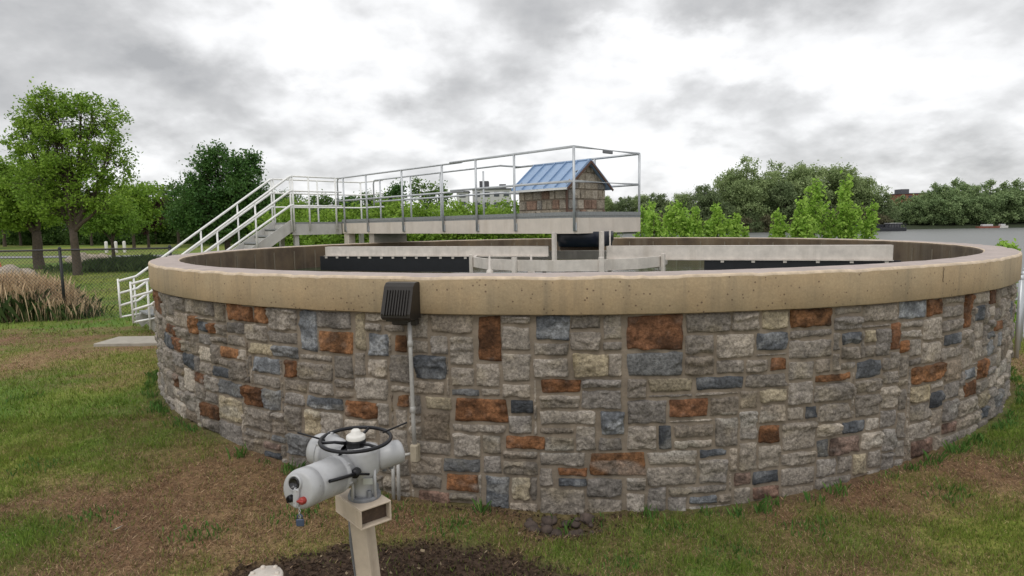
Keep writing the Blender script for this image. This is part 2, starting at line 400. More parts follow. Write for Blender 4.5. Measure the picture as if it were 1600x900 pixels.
# grass blades on the lawn
def blades(n, ymin, ymax, wid, hmin, hmax, seed, dens_near=1.0):
    r = np.random.default_rng(seed)
    y = ymin + (ymax - ymin) * r.random(n)**1.0; x = (r.random(n) * 2 - 1) * (y * .98 + .35)
    k = (np.hypot(x - CX, y - CY) > R + .01) & (land(x, y) > .6) & ~((y > 11.05) & (y < 11.95) & (x > -8.08) & (x < -5.1))
    x, y = x[k], y[k]; c, g, s = lawn_col(x, y)
    k = r.random(len(x)) > s * .93; x, y, c, g = x[k], y[k], c[k], g[k]
    clump = fbm(x * 9, y * 9, 4.0, 2); k = r.random(len(x)) < .35 + .9 * clump; x, y, c, g, clump = x[k], y[k], c[k], g[k], clump[k]
    m = len(x); a = r.random(m) * 6.283; live = r.random(m) < (.06 + .78 * g)
    h = (hmin + (hmax - hmin) * r.random(m)) * (.55 + .9 * clump) * np.where(live, 1.0, .45)
    lean = np.where(live, .6 * h, .05) * (.3 + r.random(m)); la = r.random(m) * 6.283
    z = gz(x, y); w = wid * (.6 + .8 * r.random(m))
    dx, dy = np.cos(a) * w / 2, np.sin(a) * w / 2
    P0 = np.stack([x - dx, y - dy, z - .005], 1); P1 = np.stack([x + dx, y + dy, z - .005], 1)
    P2 = np.stack([x + np.cos(la) * lean, y + np.sin(la) * lean, z + h], 1)
    V = np.stack([P0, P1, P2], 1).reshape(-1, 3)
    br = .6 + .9 * r.random(m)
    gcol = mixc((.11, .22, .03), (.24, .29, .055), r.random(m)); dcol = mixc((.24, .135, .078), (.56, .42, .26), r.random(m)**2.2)
    dcol = np.where((r.random(m) < .3)[:, None], np.array([[.12, .075, .05]]), dcol)
    cc = np.where(live[:, None], gcol * .65 + c * .35, dcol * .8 + c * .2) * br[:, None]
    return V, np.repeat(cc, 3, 0)
vs, cs = zip(blades(400000, 3.3, 6.4, .0065, .016, .045, 1), blades(200000, 6.2, 13, .010, .025, .06, 2), blades(60000, 12.5, 32, .03, .04, .10, 3))
V = np.concatenate(vs); C = np.concatenate(cs)
tag(np_mesh('grass', V, np.arange(len(V)).reshape(-1, 3), MT['grass'], C), 'short patchy lawn grass, green and dead brown, round the tank', None, kind='stuff')

r = np.random.default_rng(77); n = 26000; x = r.uniform(-2.3, 1.0, n); y = r.uniform(3.3, 4.6, n); sv = soil(x, y); k = r.random(n) < sv * .5; x, y = x[k], y[k]; n = len(x)
a = r.random(n) * 6.283; l = .004 + .010 * r.random(n)**2; w = l * (.25 + .5 * r.random(n)); z = gz(x, y) + .002 + .012 * r.random(n); tl = r.normal(size=n) * .006
ca_, sa_ = np.cos(a), np.sin(a)
V = np.stack([np.stack([x - ca_ * l - sa_ * w, y - sa_ * l + ca_ * w, z + tl], 1), np.stack([x - ca_ * l + sa_ * w, y - sa_ * l - ca_ * w, z + .002], 1), np.stack([x + ca_ * l + sa_ * w, y + sa_ * l - ca_ * w, z - tl], 1), np.stack([x + ca_ * l - sa_ * w, y + sa_ * l + ca_ * w, z + .004], 1)], 1).reshape(-1, 3)
cc = mixc((.035, .023, .016), (.105, .068, .044), r.random(n)**1.6); cc = np.where((r.random(n) < .022)[:, None], np.array([[.34, .27, .18]]), cc)
tag(np_mesh('mulch_chips', V, np.arange(len(V)).reshape(-1, 4), MT['grass'], np.repeat(cc, 4, 0)), 'dark wet mulch and soil crumbs round the actuator post', None, kind='stuff')

# taller weeds along the foot of the wall and in the lawn
def tufts(spots, name, label, col_a, col_b, seed, wid=.008):
    r = np.random.default_rng(seed); Vs, Cs = [], []
    for (x, y, rr, h, n) in spots:
        px, py = x + r.normal(0, rr, n), y + r.normal(0, rr, n); a = r.random(n) * 6.283; hh = h * (.4 + .7 * r.random(n))
        k = np.hypot(px - CX, py - CY) > R + .01; px, py, a, hh = px[k], py[k], a[k], hh[k]; n = len(px)
        z = gz(px, py); ox, oy = np.cos(a), np.sin(a); ln = hh * (.2 + .6 * r.random(n)); w = wid * (.7 + .8 * r.random(n))
        P = np.stack([np.stack([px - oy * w / 2, py + ox * w / 2, z - .01], 1), np.stack([px + oy * w / 2, py - ox * w / 2, z - .01], 1),
                      np.stack([px + ox * ln * .5 + oy * w / 2, py + oy * ln * .5 - ox * w / 2, z + hh * .75], 1), np.stack([px + ox * ln, py + oy * ln, z + hh], 1)], 1)
        Vs.append(P.reshape(-1, 3)); Cs.append(np.repeat(mixc(col_a, col_b, r.random(n)) * (.7 + .6 * r.random((n, 1))), 4, 0))
    V = np.concatenate(Vs)
    return tag(np_mesh(name, V, np.arange(len(V)).reshape(-1, 4), MT['grass'], np.concatenate(Cs)), label, None, kind='stuff')
sp = []
for th in np.arange(-70, 65, 1.1):
    if random.random() < (.75 if th < -42 or th > 8 else .28):
        t = rad(th + random.uniform(-.6, .6)); rr = R + .05 + random.random() * .08
        sp.append((CX + rr * math.sin(t), CY - rr * math.cos(t), .035, random.uniform(.04, .11), random.randint(10, 34)))
for px, py in ((240, 665), (60, 760), (300, 855), (130, 845), (35, 640), (1130, 850), (1260, 820), (1480, 790), (1040, 815), (700, 815), (1540, 720), (960, 872), (590, 800), (455, 812)):
    x, y, _ = atZ(px, py, .08); sp.append((x, y, .10, .045, 90)); sp.append((x + .12, y + .05, .06, .04, 40))
tufts(sp, 'weeds', 'low green weeds along the foot of the stone wall', (.06, .15, .03), (.13, .22, .05), 11)

# concrete slab at the foot of the stairs, and the park path far left
U = Vector((.687, -.727, 0)).normalized(); NN = Vector((.727, .687, 0)).normalized(); Z = Vector((0, 0, 1))
zs = float(gz(-7.4, 11.5)) + .05
m = MB(); m.box((-6.28, 11.62, zs - .09), (2.8, .75, .2), bevel=.01); m.build('concrete_slab', MT['slab'], kind='structure')
def strip(name, pts, w, mt, lift):
    V = []
    for i, (x, y) in enumerate(pts):
        a = Vector(pts[min(i + 1, len(pts) - 1)]) - Vector(pts[max(i - 1, 0)]); n = Vector((-a.y, a.x)).normalized() * w / 2
        for s_ in (-1, 1):
            X, Y = x + n.x * s_, y + n.y * s_; V.append((X, Y, float(gz(X, Y)) + lift))
    mm = MB(); mm.add(V, [(2 * i, 2 * i + 2, 2 * i + 3, 2 * i + 1) for i in range(len(pts) - 1)]); return mm.build(name, mt, kind='structure')
strip('path', [(-75 + i * 3, 50 + 2.5 * math.sin(i * .2)) for i in range(19)], 3.2, MT['path'], .05)

# ------------------------------------------------------------------ the tank
tank = thing('clarifier_tank', 'large round open tank faced in mixed field stone under a tan concrete rim', 'tank', (CX, CY, 0))
def on_wall(px, py, r):
    d = ray(px, py); a = d[0]**2 + d[1]**2; b = -(d[0] * CX + d[1] * CY); c = CX * CX + CY * CY - r * r; q = b * b - a * c
    t = (-b - math.sqrt(q)) / a if q > 0 else -b / a
    P = d * t; return math.atan2(P[0] - CX, -(P[1] - CY)), P[2] + EYE
O_, B_, K_, P_ = 'rust_brown', 'blue', 'cream', 'pink'
ST = [(O_, 348, 477, 389, 506), (O_, 391, 496, 418, 510), (O_, 291, 490, 305, 521), (O_, 319, 502, 332, 523), (O_, 496, 516, 548, 554), (O_, 340, 544, 368, 565), (O_, 267, 529, 281, 549), (O_, 438, 565, 463, 589), (O_, 301, 581, 317, 601), (O_, 267, 582, 276, 605), (O_, 379, 607, 409, 639), (O_, 535, 627, 586, 661), (O_, 311, 629, 338, 657), (P_, 406, 690, 434, 708), (O_, 256, 506, 269, 525), (O_, 237, 465, 248, 490),
      (B_, 463, 488, 494, 550), (B_, 572, 524, 607, 559), (B_, 392, 559, 433, 589), (B_, 328, 570, 357, 595), (B_, 477, 622, 534, 645), (B_, 282, 555, 302, 576), (B_, 306, 500, 319, 521), (B_, 253, 521, 266, 542), (B_, 409, 706, 436, 720),
      (K_, 550, 490, 572, 554), (K_, 387, 537, 421, 560), (K_, 338, 624, 375, 659), (K_, 473, 640, 501, 681),
      (O_, 744, 497, 783, 570), (O_, 980, 508, 1073, 552), (O_, 847, 591, 908, 621), (O_, 710, 622, 791, 666), (O_, 790, 679, 857, 709), (O_, 866, 729, 919, 745), (O_, 919, 712, 1011, 746), (O_, 692, 741, 750, 774), (O_, 616, 616, 641, 638), (O_, 612, 525, 632, 557), (P_, 650, 765, 702, 789),
      (B_, 647, 560, 694, 593), (B_, 831, 511, 896, 534), (B_, 798, 626, 839, 653), (B_, 934, 644, 975, 683), (B_, 756, 744, 793, 800), (B_, 873, 746, 918, 762), (K_, 897, 555, 956, 591), (K_, 797, 747, 832, 783), (K_, 657, 618, 707, 642),
      (O_, 1240, 486, 1310, 514), (O_, 1208, 556, 1235, 581), (O_, 1278, 585, 1335, 601), (O_, 1045, 620, 1108, 655), (O_, 1187, 663, 1228, 699), (P_, 1151, 737, 1177, 766), (P_, 1176, 760, 1225, 783), (P_, 1300, 683, 1350, 712),
      (B_, 1012, 491, 1073, 505), (B_, 1186, 516, 1236, 555), (B_, 1091, 588, 1167, 615), (B_, 1027, 662, 1057, 709), (B_, 1096, 705, 1141, 721), (B_, 1180, 734, 1225, 757), (B_, 1075, 777, 1124, 794), (B_, 1262, 635, 1280, 656), (K_, 1190, 488, 1236, 514), (K_, 1014, 589, 1085, 617), (K_, 1193, 611, 1231, 631),
      (O_, 1455, 482, 1480, 495), (O_, 1511, 462, 1524, 515), (O_, 1551, 453, 1562, 478), (O_, 1560, 502, 1572, 522), (O_, 1398, 507, 1412, 552), (O_, 1412, 532, 1424, 552), (O_, 1431, 573, 1480, 601), (O_, 1533, 564, 1547, 593), (O_, 1512, 596, 1532, 620), (P_, 1429, 691, 1462, 715), (P_, 1475, 664, 1500, 678),
      (B_, 1407, 473, 1452, 501), (B_, 1319, 516, 1352, 544), (B_, 1342, 563, 1382, 593), (B_, 1480, 521, 1509, 538), (B_, 1320, 658, 1356, 678), (B_, 1529, 480, 1542, 507), (B_, 1513, 577, 1529, 593), (B_, 1458, 614, 1478, 638), (B_, 1538, 638, 1549, 658), (K_, 1357, 513, 1375, 540), (K_, 1429, 603, 1458, 633), (K_, 1338, 709, 1362, 747), (K_, 1462, 675, 1500, 707), (K_, 1532, 613, 1549, 639)]
RS = R - .055                                      # radius of the mortar bed
CELL = .04; NCOL = int(round(2 * math.pi * R / CELL)); NROW = 46; TOPZ = CAPB - .006
occ = -np.ones((NROW, NCOL), int); stones = []
def col_of(th): return int(round(th * R / CELL))
for kind, x0, y0, x1, y1 in ST:
    ym, xm = (y0 + y1) / 2, (x0 + x1) / 2
    a, b = on_wall(x0, ym, R - .02)[0], on_wall(x1, ym, R - .02)[0]; zt, zb = on_wall(xm, y0, R - .02)[1], on_wall(xm, y1, R - .02)[1]
    c0, c1 = col_of(a), max(col_of(b), col_of(a) + 3); r0 = max(0, int(round((TOPZ - zt) / CELL))); r1 = max(r0 + 2, int(round((TOPZ - zb) / CELL)))
    if r0 <= 2: r0 = 0
    r1 = min(r1, NROW); cols = np.arange(c0, c1) % NCOL
    if (occ[r0:r1][:, cols] >= 0).any(): continue
    occ[np.ix_(np.arange(r0, r1), cols)] = len(stones); stones.append((kind, c0, r0, c1 - c0, r1 - r0))
rg = random.Random(5)
for r0 in range(NROW):
    c = 0
    while c < NCOL:
        if occ[r0, c] >= 0: c += 1; continue
        run = 0
        while c + run < NCOL and occ[r0, c + run] < 0 and run < 18: run += 1
        h = rg.choice([2, 3, 3, 4, 4, 4, 5, 5, 6]); w = rg.choice([5, 6, 7, 7, 8, 9, 9, 10, 11, 12])
        if h >= 5 and rg.random() < .4: w = rg.choice([4, 5, 6])
        if run - w < 4: w = run if run <= 12 else run // 2
        w = min(w, run); h = min(h, NROW - r0)
        hh = 1
        while hh < h and (occ[r0 + hh, c:c + w] < 0).all(): hh += 1
        # do not leave a sliver under the stone
        below = 0
        while r0 + hh + below < NROW and below < 2 and (occ[r0 + hh + below, c:c + w] < 0).all(): below += 1
        if below == 1 and r0 + hh + 1 < NROW: hh += 1
        u = rg.random(); kind = 'grey' if u < .82 else (B_ if u < .87 else (O_ if u < .90 else K_))
        if -68 < math.degrees(((c * CELL / R + math.pi) % (2 * math.pi)) - math.pi) < 60: kind = 'grey' if rg.random() < .92 else rg.choice(['bluegrey', 'brown', 'grey'])
        occ[r0:r0 + hh, c:c + w] = len(stones); stones.append((kind, c, r0, w, hh)); c += w
PAL = {'grey': [(.245, .226, .202), (.285, .262, .232), (.205, .192, .176), (.32, .295, .26), (.25, .224, .192), (.22, .21, .20), (.265, .248, .225), (.228, .212, .192)],
       'bluegrey': [(.165, .166, .168), (.18, .181, .182)], 'brown': [(.23, .185, .14)],
       O_: [(.225, .105, .048), (.19, .090, .046), (.25, .122, .056), (.20, .092, .042)], B_: [(.078, .084, .094), (.098, .104, .114), (.145, .153, .165), (.066, .071, .080)],
       K_: [(.37, .31, .215), (.33, .28, .20)], P_: [(.23, .145, .11), (.215, .15, .12)]}
Vs, Fs, Cs, base = [], [], [], 0
for si, (kind, c0, r0, w, h) in enumerate(stones):
    s0, s1 = c0 * CELL + .0045, (c0 + w) * CELL - .0045; z1, z0 = TOPZ - r0 * CELL - (.003 if r0 else 0), TOPZ - (r0 + h) * CELL + .006
    W_, H_ = s1 - s0, z1 - z0; back = abs(((s0 / R + math.pi) % (2 * math.pi)) - math.pi) > 1.35; q_ = .045 if back else .0145; nu, nv = max(5, int(W_ / q_) + 3), max(5, int(H_ / q_) + 3)
    u, v = np.meshgrid(np.linspace(-1, 1, nu), np.linspace(-1, 1, nv)); u, v = u.ravel(), v.ravel()
    # outline wobble and slightly rounded corners
    k = 1 - .03 * (np.abs(u) * np.abs(v))**5
    sk = rg.uniform(-.05, .05); sh = rg.uniform(-.045, .045)
    s = (s0 + s1) / 2 + u * W_ / 2 * k * (1 + sk * v) ; z = (z0 + z1) / 2 + v * H_ / 2 * k * (1 + sh * u)
    wob = .0098 * min(1, min(W_, H_) / .12)
    s = s + wob * 2 * (vn(s * 14, z * 14, si * 1.7) - .5) * (np.abs(u) > .6); z = z + wob * 2 * (vn(s * 14 + 50, z * 14, si * 1.7) - .5) * (np.abs(v) > .6)
    eu, ev = (1 - np.abs(u)) * W_ / 2, (1 - np.abs(v)) * H_ / 2; edge = np.minimum(eu, ev)
    prof = np.clip(edge / .013, 0, 1)**.5; thick = rg.uniform(.036, .052); tx, tz = rg.uniform(-.12, .12), rg.uniform(-.12, .12)
    n1 = fbm(s * 8, z * 10, si * 3.1, 3) - .5; rid = .5 - np.abs(fbm(s * 13 + 30, z * 19, si * 2.3, 3) - .5) * 2; n2 = fbm(s * 38, z * 46, si * 1.3, 2) - .5
    chip = -.022 * ss(.60, .72, fbm(s * 10 + 3, z * 10, si * 5.1, 2)) * (1 - np.clip(edge / .05, 0, 1))
    ledge = -.016 * ss(-.03, .03, v - rg.uniform(-.6, .6) - 1.1 * (vn(s * 7, si * 1.0) - .5)) * (1 if rg.random() < .5 else 0) * rg.choice([-1, 1])
    d = -.014 + prof * (thick + .040 * n1 - .026 * rid + .020 * n2 + tx * u * W_ / 2 * .5 + tz * v * H_ / 2 * .6 + ledge + chip)
    d = np.where(edge > .012, np.maximum(d, .010 + .012 * np.clip(edge / .03, 0, 1) + .01 * n2), d)
    rr = RS - .006 + d; th = s / R
    Vs.append(np.stack([CX + rr * np.sin(th), CY - rr * np.cos(th), z], 1))
    j = (np.arange(nv - 1)[:, None] * nu + np.arange(nu - 1)[None]).ravel() + base
    Fs.append(np.stack([j, j + 1, j + nu + 1, j + nu], 1)); base += nu * nv
    col = np.array(rg.choice(PAL[kind])) * (np.array([1.21, 1.145, 1.085]) if kind == 'grey' else 1.06) * rg.uniform(.74, 1.2)
    m1 = fbm(s * 11 + si, z * 13, si * .7, 3)[:, None]
    if kind in (O_, P_): C_ = col * (1.12 - .62 * ss(.38, .68, m1)) + np.array([.03, .035, .035]) * ss(.55, .8, fbm(s * 16 - si, z * 16, si * .3, 3))[:, None]
    elif kind == B_: C_ = col * (1 + .9 * ss(.42, .75, m1)) + np.array([.035, .03, .02]) * ss(.5, .7, m1)
    else: C_ = col * (1 - ss(.52, .78, m1) * .22) + np.array([[.05, .035, .0]]) * ss(.55, .8, fbm(s * 5 + 9, z * 6, si * 2.2, 3))[:, None] * .7
    stain = ss(.62, .8, fbm(th * R * 3.0, z * .8, 33.0, 3))[:, None] * .35          # damp run marks
    pale = (ss(.66, .72, fbm(th * R * 2.2 + 40, z * 6, 51.0, 3)) * (z < .75))[:, None] * .35  # lime bloom low on the wall
    Cs.append(C_ * (1 - stain) * (1 - pale) + np.array([.42, .4, .36]) * pale)
o = np_mesh('stone_cladding', np.concatenate(Vs), np.concatenate(Fs), MT['stone'], np.concatenate(Cs), parent=tank, smooth=True)
# mortar bed
m = MB(); NSEG = 240
def ring_prof(mb, prof, mis, seg=NSEG, smooth=True, wob=None):
    V = []; Fc = []
    for r, z in prof:
        for k in range(seg):
            t = 2 * math.pi * k / seg; V.append((CX + r * math.sin(t), CY - r * math.cos(t), z))
    b = mb.n; mb.add(V, [])
    for i in range(len(prof) - 1):
        for k in range(seg):
            a = b + i * seg + k; a2 = b + i * seg + (k + 1) % seg
            mb.f.append((a, a2, a2 + seg, a + seg)); mb.mi.append(mis[i]); mb.smooth.append(smooth)
ring_prof(m, [(RS, -.6), (RS, CAPB - .002)], [0]); m.build('mortar_bed', MT['mortar'], tank)
# coping: outer face, arris, top, inner lip
mats = [MT['cap_face'], MT['cap_edge_highlight'], MT['cap_top'], MT['inner']]
V = []; seg = 720; prof = [(RS - .05, CAPB), (R - .004, CAPB), (R, CAPB + .006), (R + .001, CAPB + .14), (R, RIM - .022), (R - .006, RIM - .008), (R - .022, RIM), (R - .17, RIM + .003), (RI + .02, RIM + .001), (RI + .004, RIM - .008), (RI, RIM - .03)]
mis = [0, 0, 0, 0, 1, 1, 2, 2, 1, 3]
th = np.arange(seg) * 2 * math.pi / seg; VV = []
for i, (r, z) in enumerate(prof):
    amp = .0035 if 3 <= i <= 9 else .0025
    n = (fbm(th * R * 6, i * .3, 2.0, 3) - .5) * amp * 2; n2 = (fbm(th * R * 5, i * .2, 8.0, 3) - .5) * amp * 2.4
    if i in (4, 5, 6): n2 = n2 - .006 * ss(.66, .74, vn(th * R * 9, 1.0, 4.0))
    VV.append(np.stack([CX + (r + n) * np.sin(th), CY - (r + n) * np.cos(th), z + n2], 1))
k = np.arange(seg); FF, MI = [], []
for i in range(len(prof) - 1):
    FF.append(np.stack([i * seg + k, i * seg + (k + 1) % seg, (i + 1) * seg + (k + 1) % seg, (i + 1) * seg + k], 1)); MI.append(np.full(seg, mis[i]))
np_mesh('coping', np.concatenate(VV), np.concatenate(FF), mats, parent=tank, smooth=True, mi=np.concatenate(MI))
for px in (1473,):
    t_ = on_wall(px, 440, R)[0]; r_ = random.Random(px); m = MB(); pp = [(CX + (R + .0035) * math.sin(t_ + a), CY - (R + .0035) * math.cos(t_ + a), z) for a, z in [(r_.uniform(-.0012, .0012), RIM - .03 - k * (.25 if px != 1473 else .12) / 9) for k in range(10)]]
    m.tube(pp, .0022, 4); m.build('crack', MT['joint_dark'], tank)
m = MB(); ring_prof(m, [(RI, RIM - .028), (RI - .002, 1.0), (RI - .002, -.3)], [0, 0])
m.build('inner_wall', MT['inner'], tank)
for i in range(60):                                   # formwork joints on the inner face
    t = 2 * math.pi * i / 60 + .03
    c = Vector((CX + (RI - .006) * math.sin(t), CY - (RI - .006) * math.cos(t), 1.26))
    ax = (Vector((math.cos(t), math.sin(t), 0)), Vector((math.sin(t), -math.cos(t), 0)), Z)
    m = MB(); m.box(c, (.022, .012, .9), ax); m.build('formwork_joint', MT['seam'], tank)
m = MB(); ring_prof(m, [(RI - .003, 1.34), (.001, 1.34)], [0]); m.build('tank_water', MT['tank_water'], kind='structure')
# shrink the loose rubble where the footing is washed out
rub = thing('rubble', 'heap of dark muddy stones washed out at the foot of the wall', 'rubble', (.36, 4.33, 0))
def rock(mb, c, r, seed, sq=.7, lat=7, lon=10):
    V = []; Fc = []
    for i in range(lat + 1):
        ph = math.pi * i / lat
        for j in range(lon):
            a = 2 * math.pi * j / lon; d = Vector((math.sin(ph) * math.cos(a), math.sin(ph) * math.sin(a), math.cos(ph)))
            q = r * (.72 + .6 * float(vn(d.x * 1.7 + seed, d.y * 1.7, d.z * 1.7 + seed)))
            V.append((c[0] + d.x * q, c[1] + d.y * q * .9, c[2] + d.z * q * sq))
    for i in range(lat):
        for j in range(lon): Fc.append((i * lon + j, (i + 1) * lon + j, (i + 1) * lon + (j + 1) % lon, i * lon + (j + 1) % lon))
    mb.add(V, Fc, 0, True)
MT['mud_rock'] = material('muddy_stone', (.075, .055, .045), .9, var=.5, vscale=10, bump=.8, bscale=30)
for i in range(26):
    x = .10 + .52 * random.random(); y = 4.47 - .27 * random.random()**1.6
    m = MB(); rock(m, (x, y, float(gz(x, y)) + .03 * (y - 4.2)), random.uniform(.018, .055), i * 3.3, random.uniform(.5, .9)); m.build('stone', MT['mud_rock'], rub)

# ------------------------------------------------------------------ lamp and conduits on the tank wall
def wall_frame(px, py, r):
    t, z = on_wall(px, py, r); c = Vector((CX + r * math.sin(t), CY - r * math.cos(t), z))
    return c, Vector((math.cos(t), math.sin(t), 0)), Vector((math.sin(t), -math.cos(t), 0))
c, X, Y = wall_frame(634, 467, R); lamp = thing('wall_lamp', 'dark bronze wall pack lamp with ribbed front on the tan tank rim', 'wall lamp', c)
w, zt, zb = .118, .135, -.14
def wedge(mb, c, X, Y, pts, w, mi=0):
    V = [c + Y * a + Z * b + X * s_ * w for s_ in (-1, 1) for a, b in pts]; n = len(pts)
    mb.add(V, [tuple(range(n - 1, -1, -1)), tuple(range(n, 2 * n))] + [(i, (i + 1) % n, n + (i + 1) % n, n + i) for i in range(n)], mi)
m = MB(); wedge(m, c, X, Y, [(.0, zt - .01), (.02, zt), (.085, zt - .004), (.115, zt - .03), (.185, zb + .05), (.185, zb + .022), (.16, zb), (.0, zb)], w); m.build('housing', MT['bronze'], lamp)
fa, fb_ = c + Y * .125 + Z * (zt - .055), c + Y * .192 + Z * (zb + .04); dn = (fb_ - fa).normalized(); nrm = dn.cross(X).normalized()
for i in range(9):
    m = MB(); m.box((fa + fb_) / 2 + X * (-.086 + i * .0215), (.0085, .022, (fb_ - fa).length), (X, nrm, dn)); m.build('fin', MT['bronze'], lamp)
m = MB(); m.box(c + Y * .09 + Z * (zb - .006), (.19, .12, .014), (X, Y, Z)); m.build('lens', MT['lens'], lamp)
m = MB(); m.box(c + Y * .02 + Z * (zb - .03) , (.21, .05, .055), (X, Y, Z), bevel=.008); m.build('back_box', MT['bronze'], lamp)

cond = thing('electrical_conduit', 'long grey conduit running down the stone wall from the lamp to a beige fitting', 'conduit', wall_frame(645, 600, R)[0])
m = MB(); pts = []
for q, (px, py) in enumerate(((640, 502), (642, 560), (644, 610), (646, 660), (648, 700))):
    t, z = on_wall(px, py, R + .035); pts.append((CX + (R + .035) * math.sin(t), CY - (R + .035) * math.cos(t), z))
m.tube(pts, .0165, 10); m.build('pipe', MT['pipe'], cond)
for q in (0, 2):
    m = MB(); a = Vector(pts[q]).lerp(Vector(pts[q + 1]), .6); m.lathe([(.017, -.025), (.022, -.02), (.022, .02), (.017, .025)], a, Vector(pts[q + 1]) - Vector(pts[q]), 12); m.build('coupling', MT['pipe'], cond)
c, X, Y = wall_frame(649, 707, R + .03); m = MB(); m.box(c, (.062, .062, .14), (X, Y, Z), bevel=.008); m.box(c + Y * .034, (.052, .01, .125), (X, Y, Z), bevel=.003); m.build('conduit_body', MT['box'], cond)
c2, _, _ = wall_frame(622, 713, R + .04); m = MB(); m.tube([c + Y * .005, c2, c2 - X * .05], .012, 8); m.build('side_pipe', MT['pipe'], cond)
for q, px in enumerate((614, 622)):
    m = MB(); pts = []
    for py in (716, 745, 792):
        t, z = on_wall(px + (py - 716) * .02, py, R + .05); pts.append((CX + (R + .05) * math.sin(t), CY - (R + .05) * math.cos(t), z))
    m.tube(pts, .0145, 10)
    o = m.build('riser_conduit', MT['pipe']); tag(o, ('left' if q == 0 else 'right') + ' one of two short grey conduits rising from the soil behind the actuator', 'conduit', 'short conduits behind the actuator')

# ------------------------------------------------------------------ valve actuator on its post
AP = Vector(atY(556, 735, 2.95))                     # centre of the gear case
def dirx(a, z=0.0): return Vector((math.sin(rad(a)) * math.cos(rad(z)), -math.cos(rad(a)) * math.cos(rad(z)), math.sin(rad(z))))
act = thing('valve_actuator', 'grey electric valve actuator with black handwheel and white cap in front of the wall', 'actuator', (AP.x, AP.y, AP.z - .16))
px2m = 2.95 / F
def A(px, py, dy=0.0): return Vector(atY(px, py, 2.95 + dy))
m = MB(); cc = A(570, 728)
m.lathe([(.001, .125), (.052, .125), (.074, .118), (.08, .10), (.082, .04), (.078, .0), (.066, -.02), (.056, -.03), (.054, -.10), (.058, -.115), (.001, -.115)], A(568, 735), Z, 32)
m.lathe([(.001, -.055), (.062, -.055), (.068, -.045), (.068, .045), (.062, .055), (.001, .055)], A(556, 722, .01), dirx(-95), 28)
for a in range(4):
    t = rad(45 + a * 90 + 12); m.tube([A(568, 735) + Vector((math.cos(t) * .074, math.sin(t) * .074, h)) for h in (-.12, .02)], .008, 8)
m.build('gear_case', MT['act'], act)
# big control cover towards the camera's left
a0, a1 = A(548, 732, .0), A(465, 766, -.36); ax = (a1 - a0).normalized(); ln = (a1 - a0).length
m = MB(); m.lathe([(.066, 0), (.076, .01), (.078, ln * .28), (.088, ln * .29), (.09, ln * .31), (.09, ln * .36), (.084, ln * .375), (.088, ln * .38), (.086, ln * .80), (.083, ln * .805), (.083, ln * .82), (.087, ln * .825), (.087, ln * .93), (.081, ln * .985), (.070, ln), (.001, ln * 1.0)], a0, ax, 36)
m.build('control_cover', MT['act'], act)
X = ax.cross(Z).normalized(); Yv = X.cross(ax).normalized(); face = a0 + ax * (ln * 1.0)
if X.x > 0: X = -X
m = MB(); wc = face + X * .012 + Yv * .03
m.lathe([(.001, .002), (.021, .002), (.021, .012), (.026, .013), (.028, .008), (.028, -.01)], wc, ax, 24); m.build('sight_glass', [MT['lens']], act)
m = MB(); m.lathe([(.027, -.01), (.029, .01), (.033, .012), (.036, .004), (.036, -.012)], wc, ax, 24); m.build('sight_glass_bezel', MT['act'], act)
kc = face + X * .03 - Yv * .038
m = MB(); m.lathe([(.001, .022), (.012, .022), (.016, .016), (.016, .0), (.018, -.01)], kc, ax, 16); m.box(kc + ax * .024, (.030, .008, .010), (Yv, X, ax), bevel=.003); m.build('selector_knob', MT['blackiron'], act)
rc = face - X * .034 - Yv * .038
m = MB(); m.lathe([(.001, .022), (.012, .022), (.016, .016), (.016, .0), (.018, -.012)], rc, ax, 16); m.box(rc + ax * .024, (.034, .010, .012), (X, Yv, ax), bevel=.003); m.build('selector_knob', MT['red'], act)
m = MB(); m.box(face - Yv * .03 + ax * .006, (.03, .085, .02), (X, Yv, ax), bevel=.006); m.build('selector_bracket', MT['act'], act)
m = MB(); p = rc + ax * .03 - Z * .02
for i in range(4): m.tube([p + Vector((math.cos(t) * (.004 if i % 2 else .001), math.sin(t) * .001 * (i % 2), math.sin(t) * .007 - .007 - i * .0125)) + Vector((0, (1 - i % 2) * math.cos(t) * .004, 0)) for t in [k * 1.0472 for k in range(6)]], .0014, 5, closed=True)
m.build('chain', MT['silver'], act)
lk = p - Z * .07; m = MB(); m.box(lk, (.034, .012, .034), bevel=.004); m.tube([lk + Vector((-.010, 0, .015)), lk + Vector((-.010, 0, .03)), lk + Vector((0, 0, .038)), lk + Vector((.010, 0, .03)), lk + Vector((.010, 0, .015))], .003, 6); m.build('padlock', MT['blue_tag'], act)
# motor housing to the right and rear
b0, b1 = A(572, 722, .02), A(629, 703, .10); bx = (b1 - b0).normalized(); bl = (b1 - b0).length
m = MB(); m.lathe([(.05, 0), (.054, bl * .3), (.061, bl * .32), (.0615, bl * .82), (.056, bl * .95), (.04, bl), (.001, bl * 1.01)], b0, bx, 28); m.build('motor_housing', MT['act'], act)
m = MB(); gl = b0 + bx * bl * .55
for s_ in (-.012, .022): m.lathe([(.012, -.075), (.012, -.055), (.016, -.052), (.016, -.04)], gl + bx * s_, Z, 10)
m.build('cable_gland', MT['act_dark'], act)
# terminal cover to the left and rear
d0 = A(540, 712, .02); dx = (A(490, 700, .10) - d0).normalized()
m = MB(); m.lathe([(.06, 0), (.078, .05), (.08, .09), (.09, .092), (.092, .105), (.09, .118), (.08, .12), (.084, .128), (.082, .165), (.072, .185), (.001, .19)], d0, dx, 32); m.build('terminal_cover', MT['act'], act)
m = MB(); m.lathe([(.081, .112), (.0835, .114), (.0835, .130), (.081, .132)], d0, dx, 32); m.build('gasket', MT['act_dark'], act)
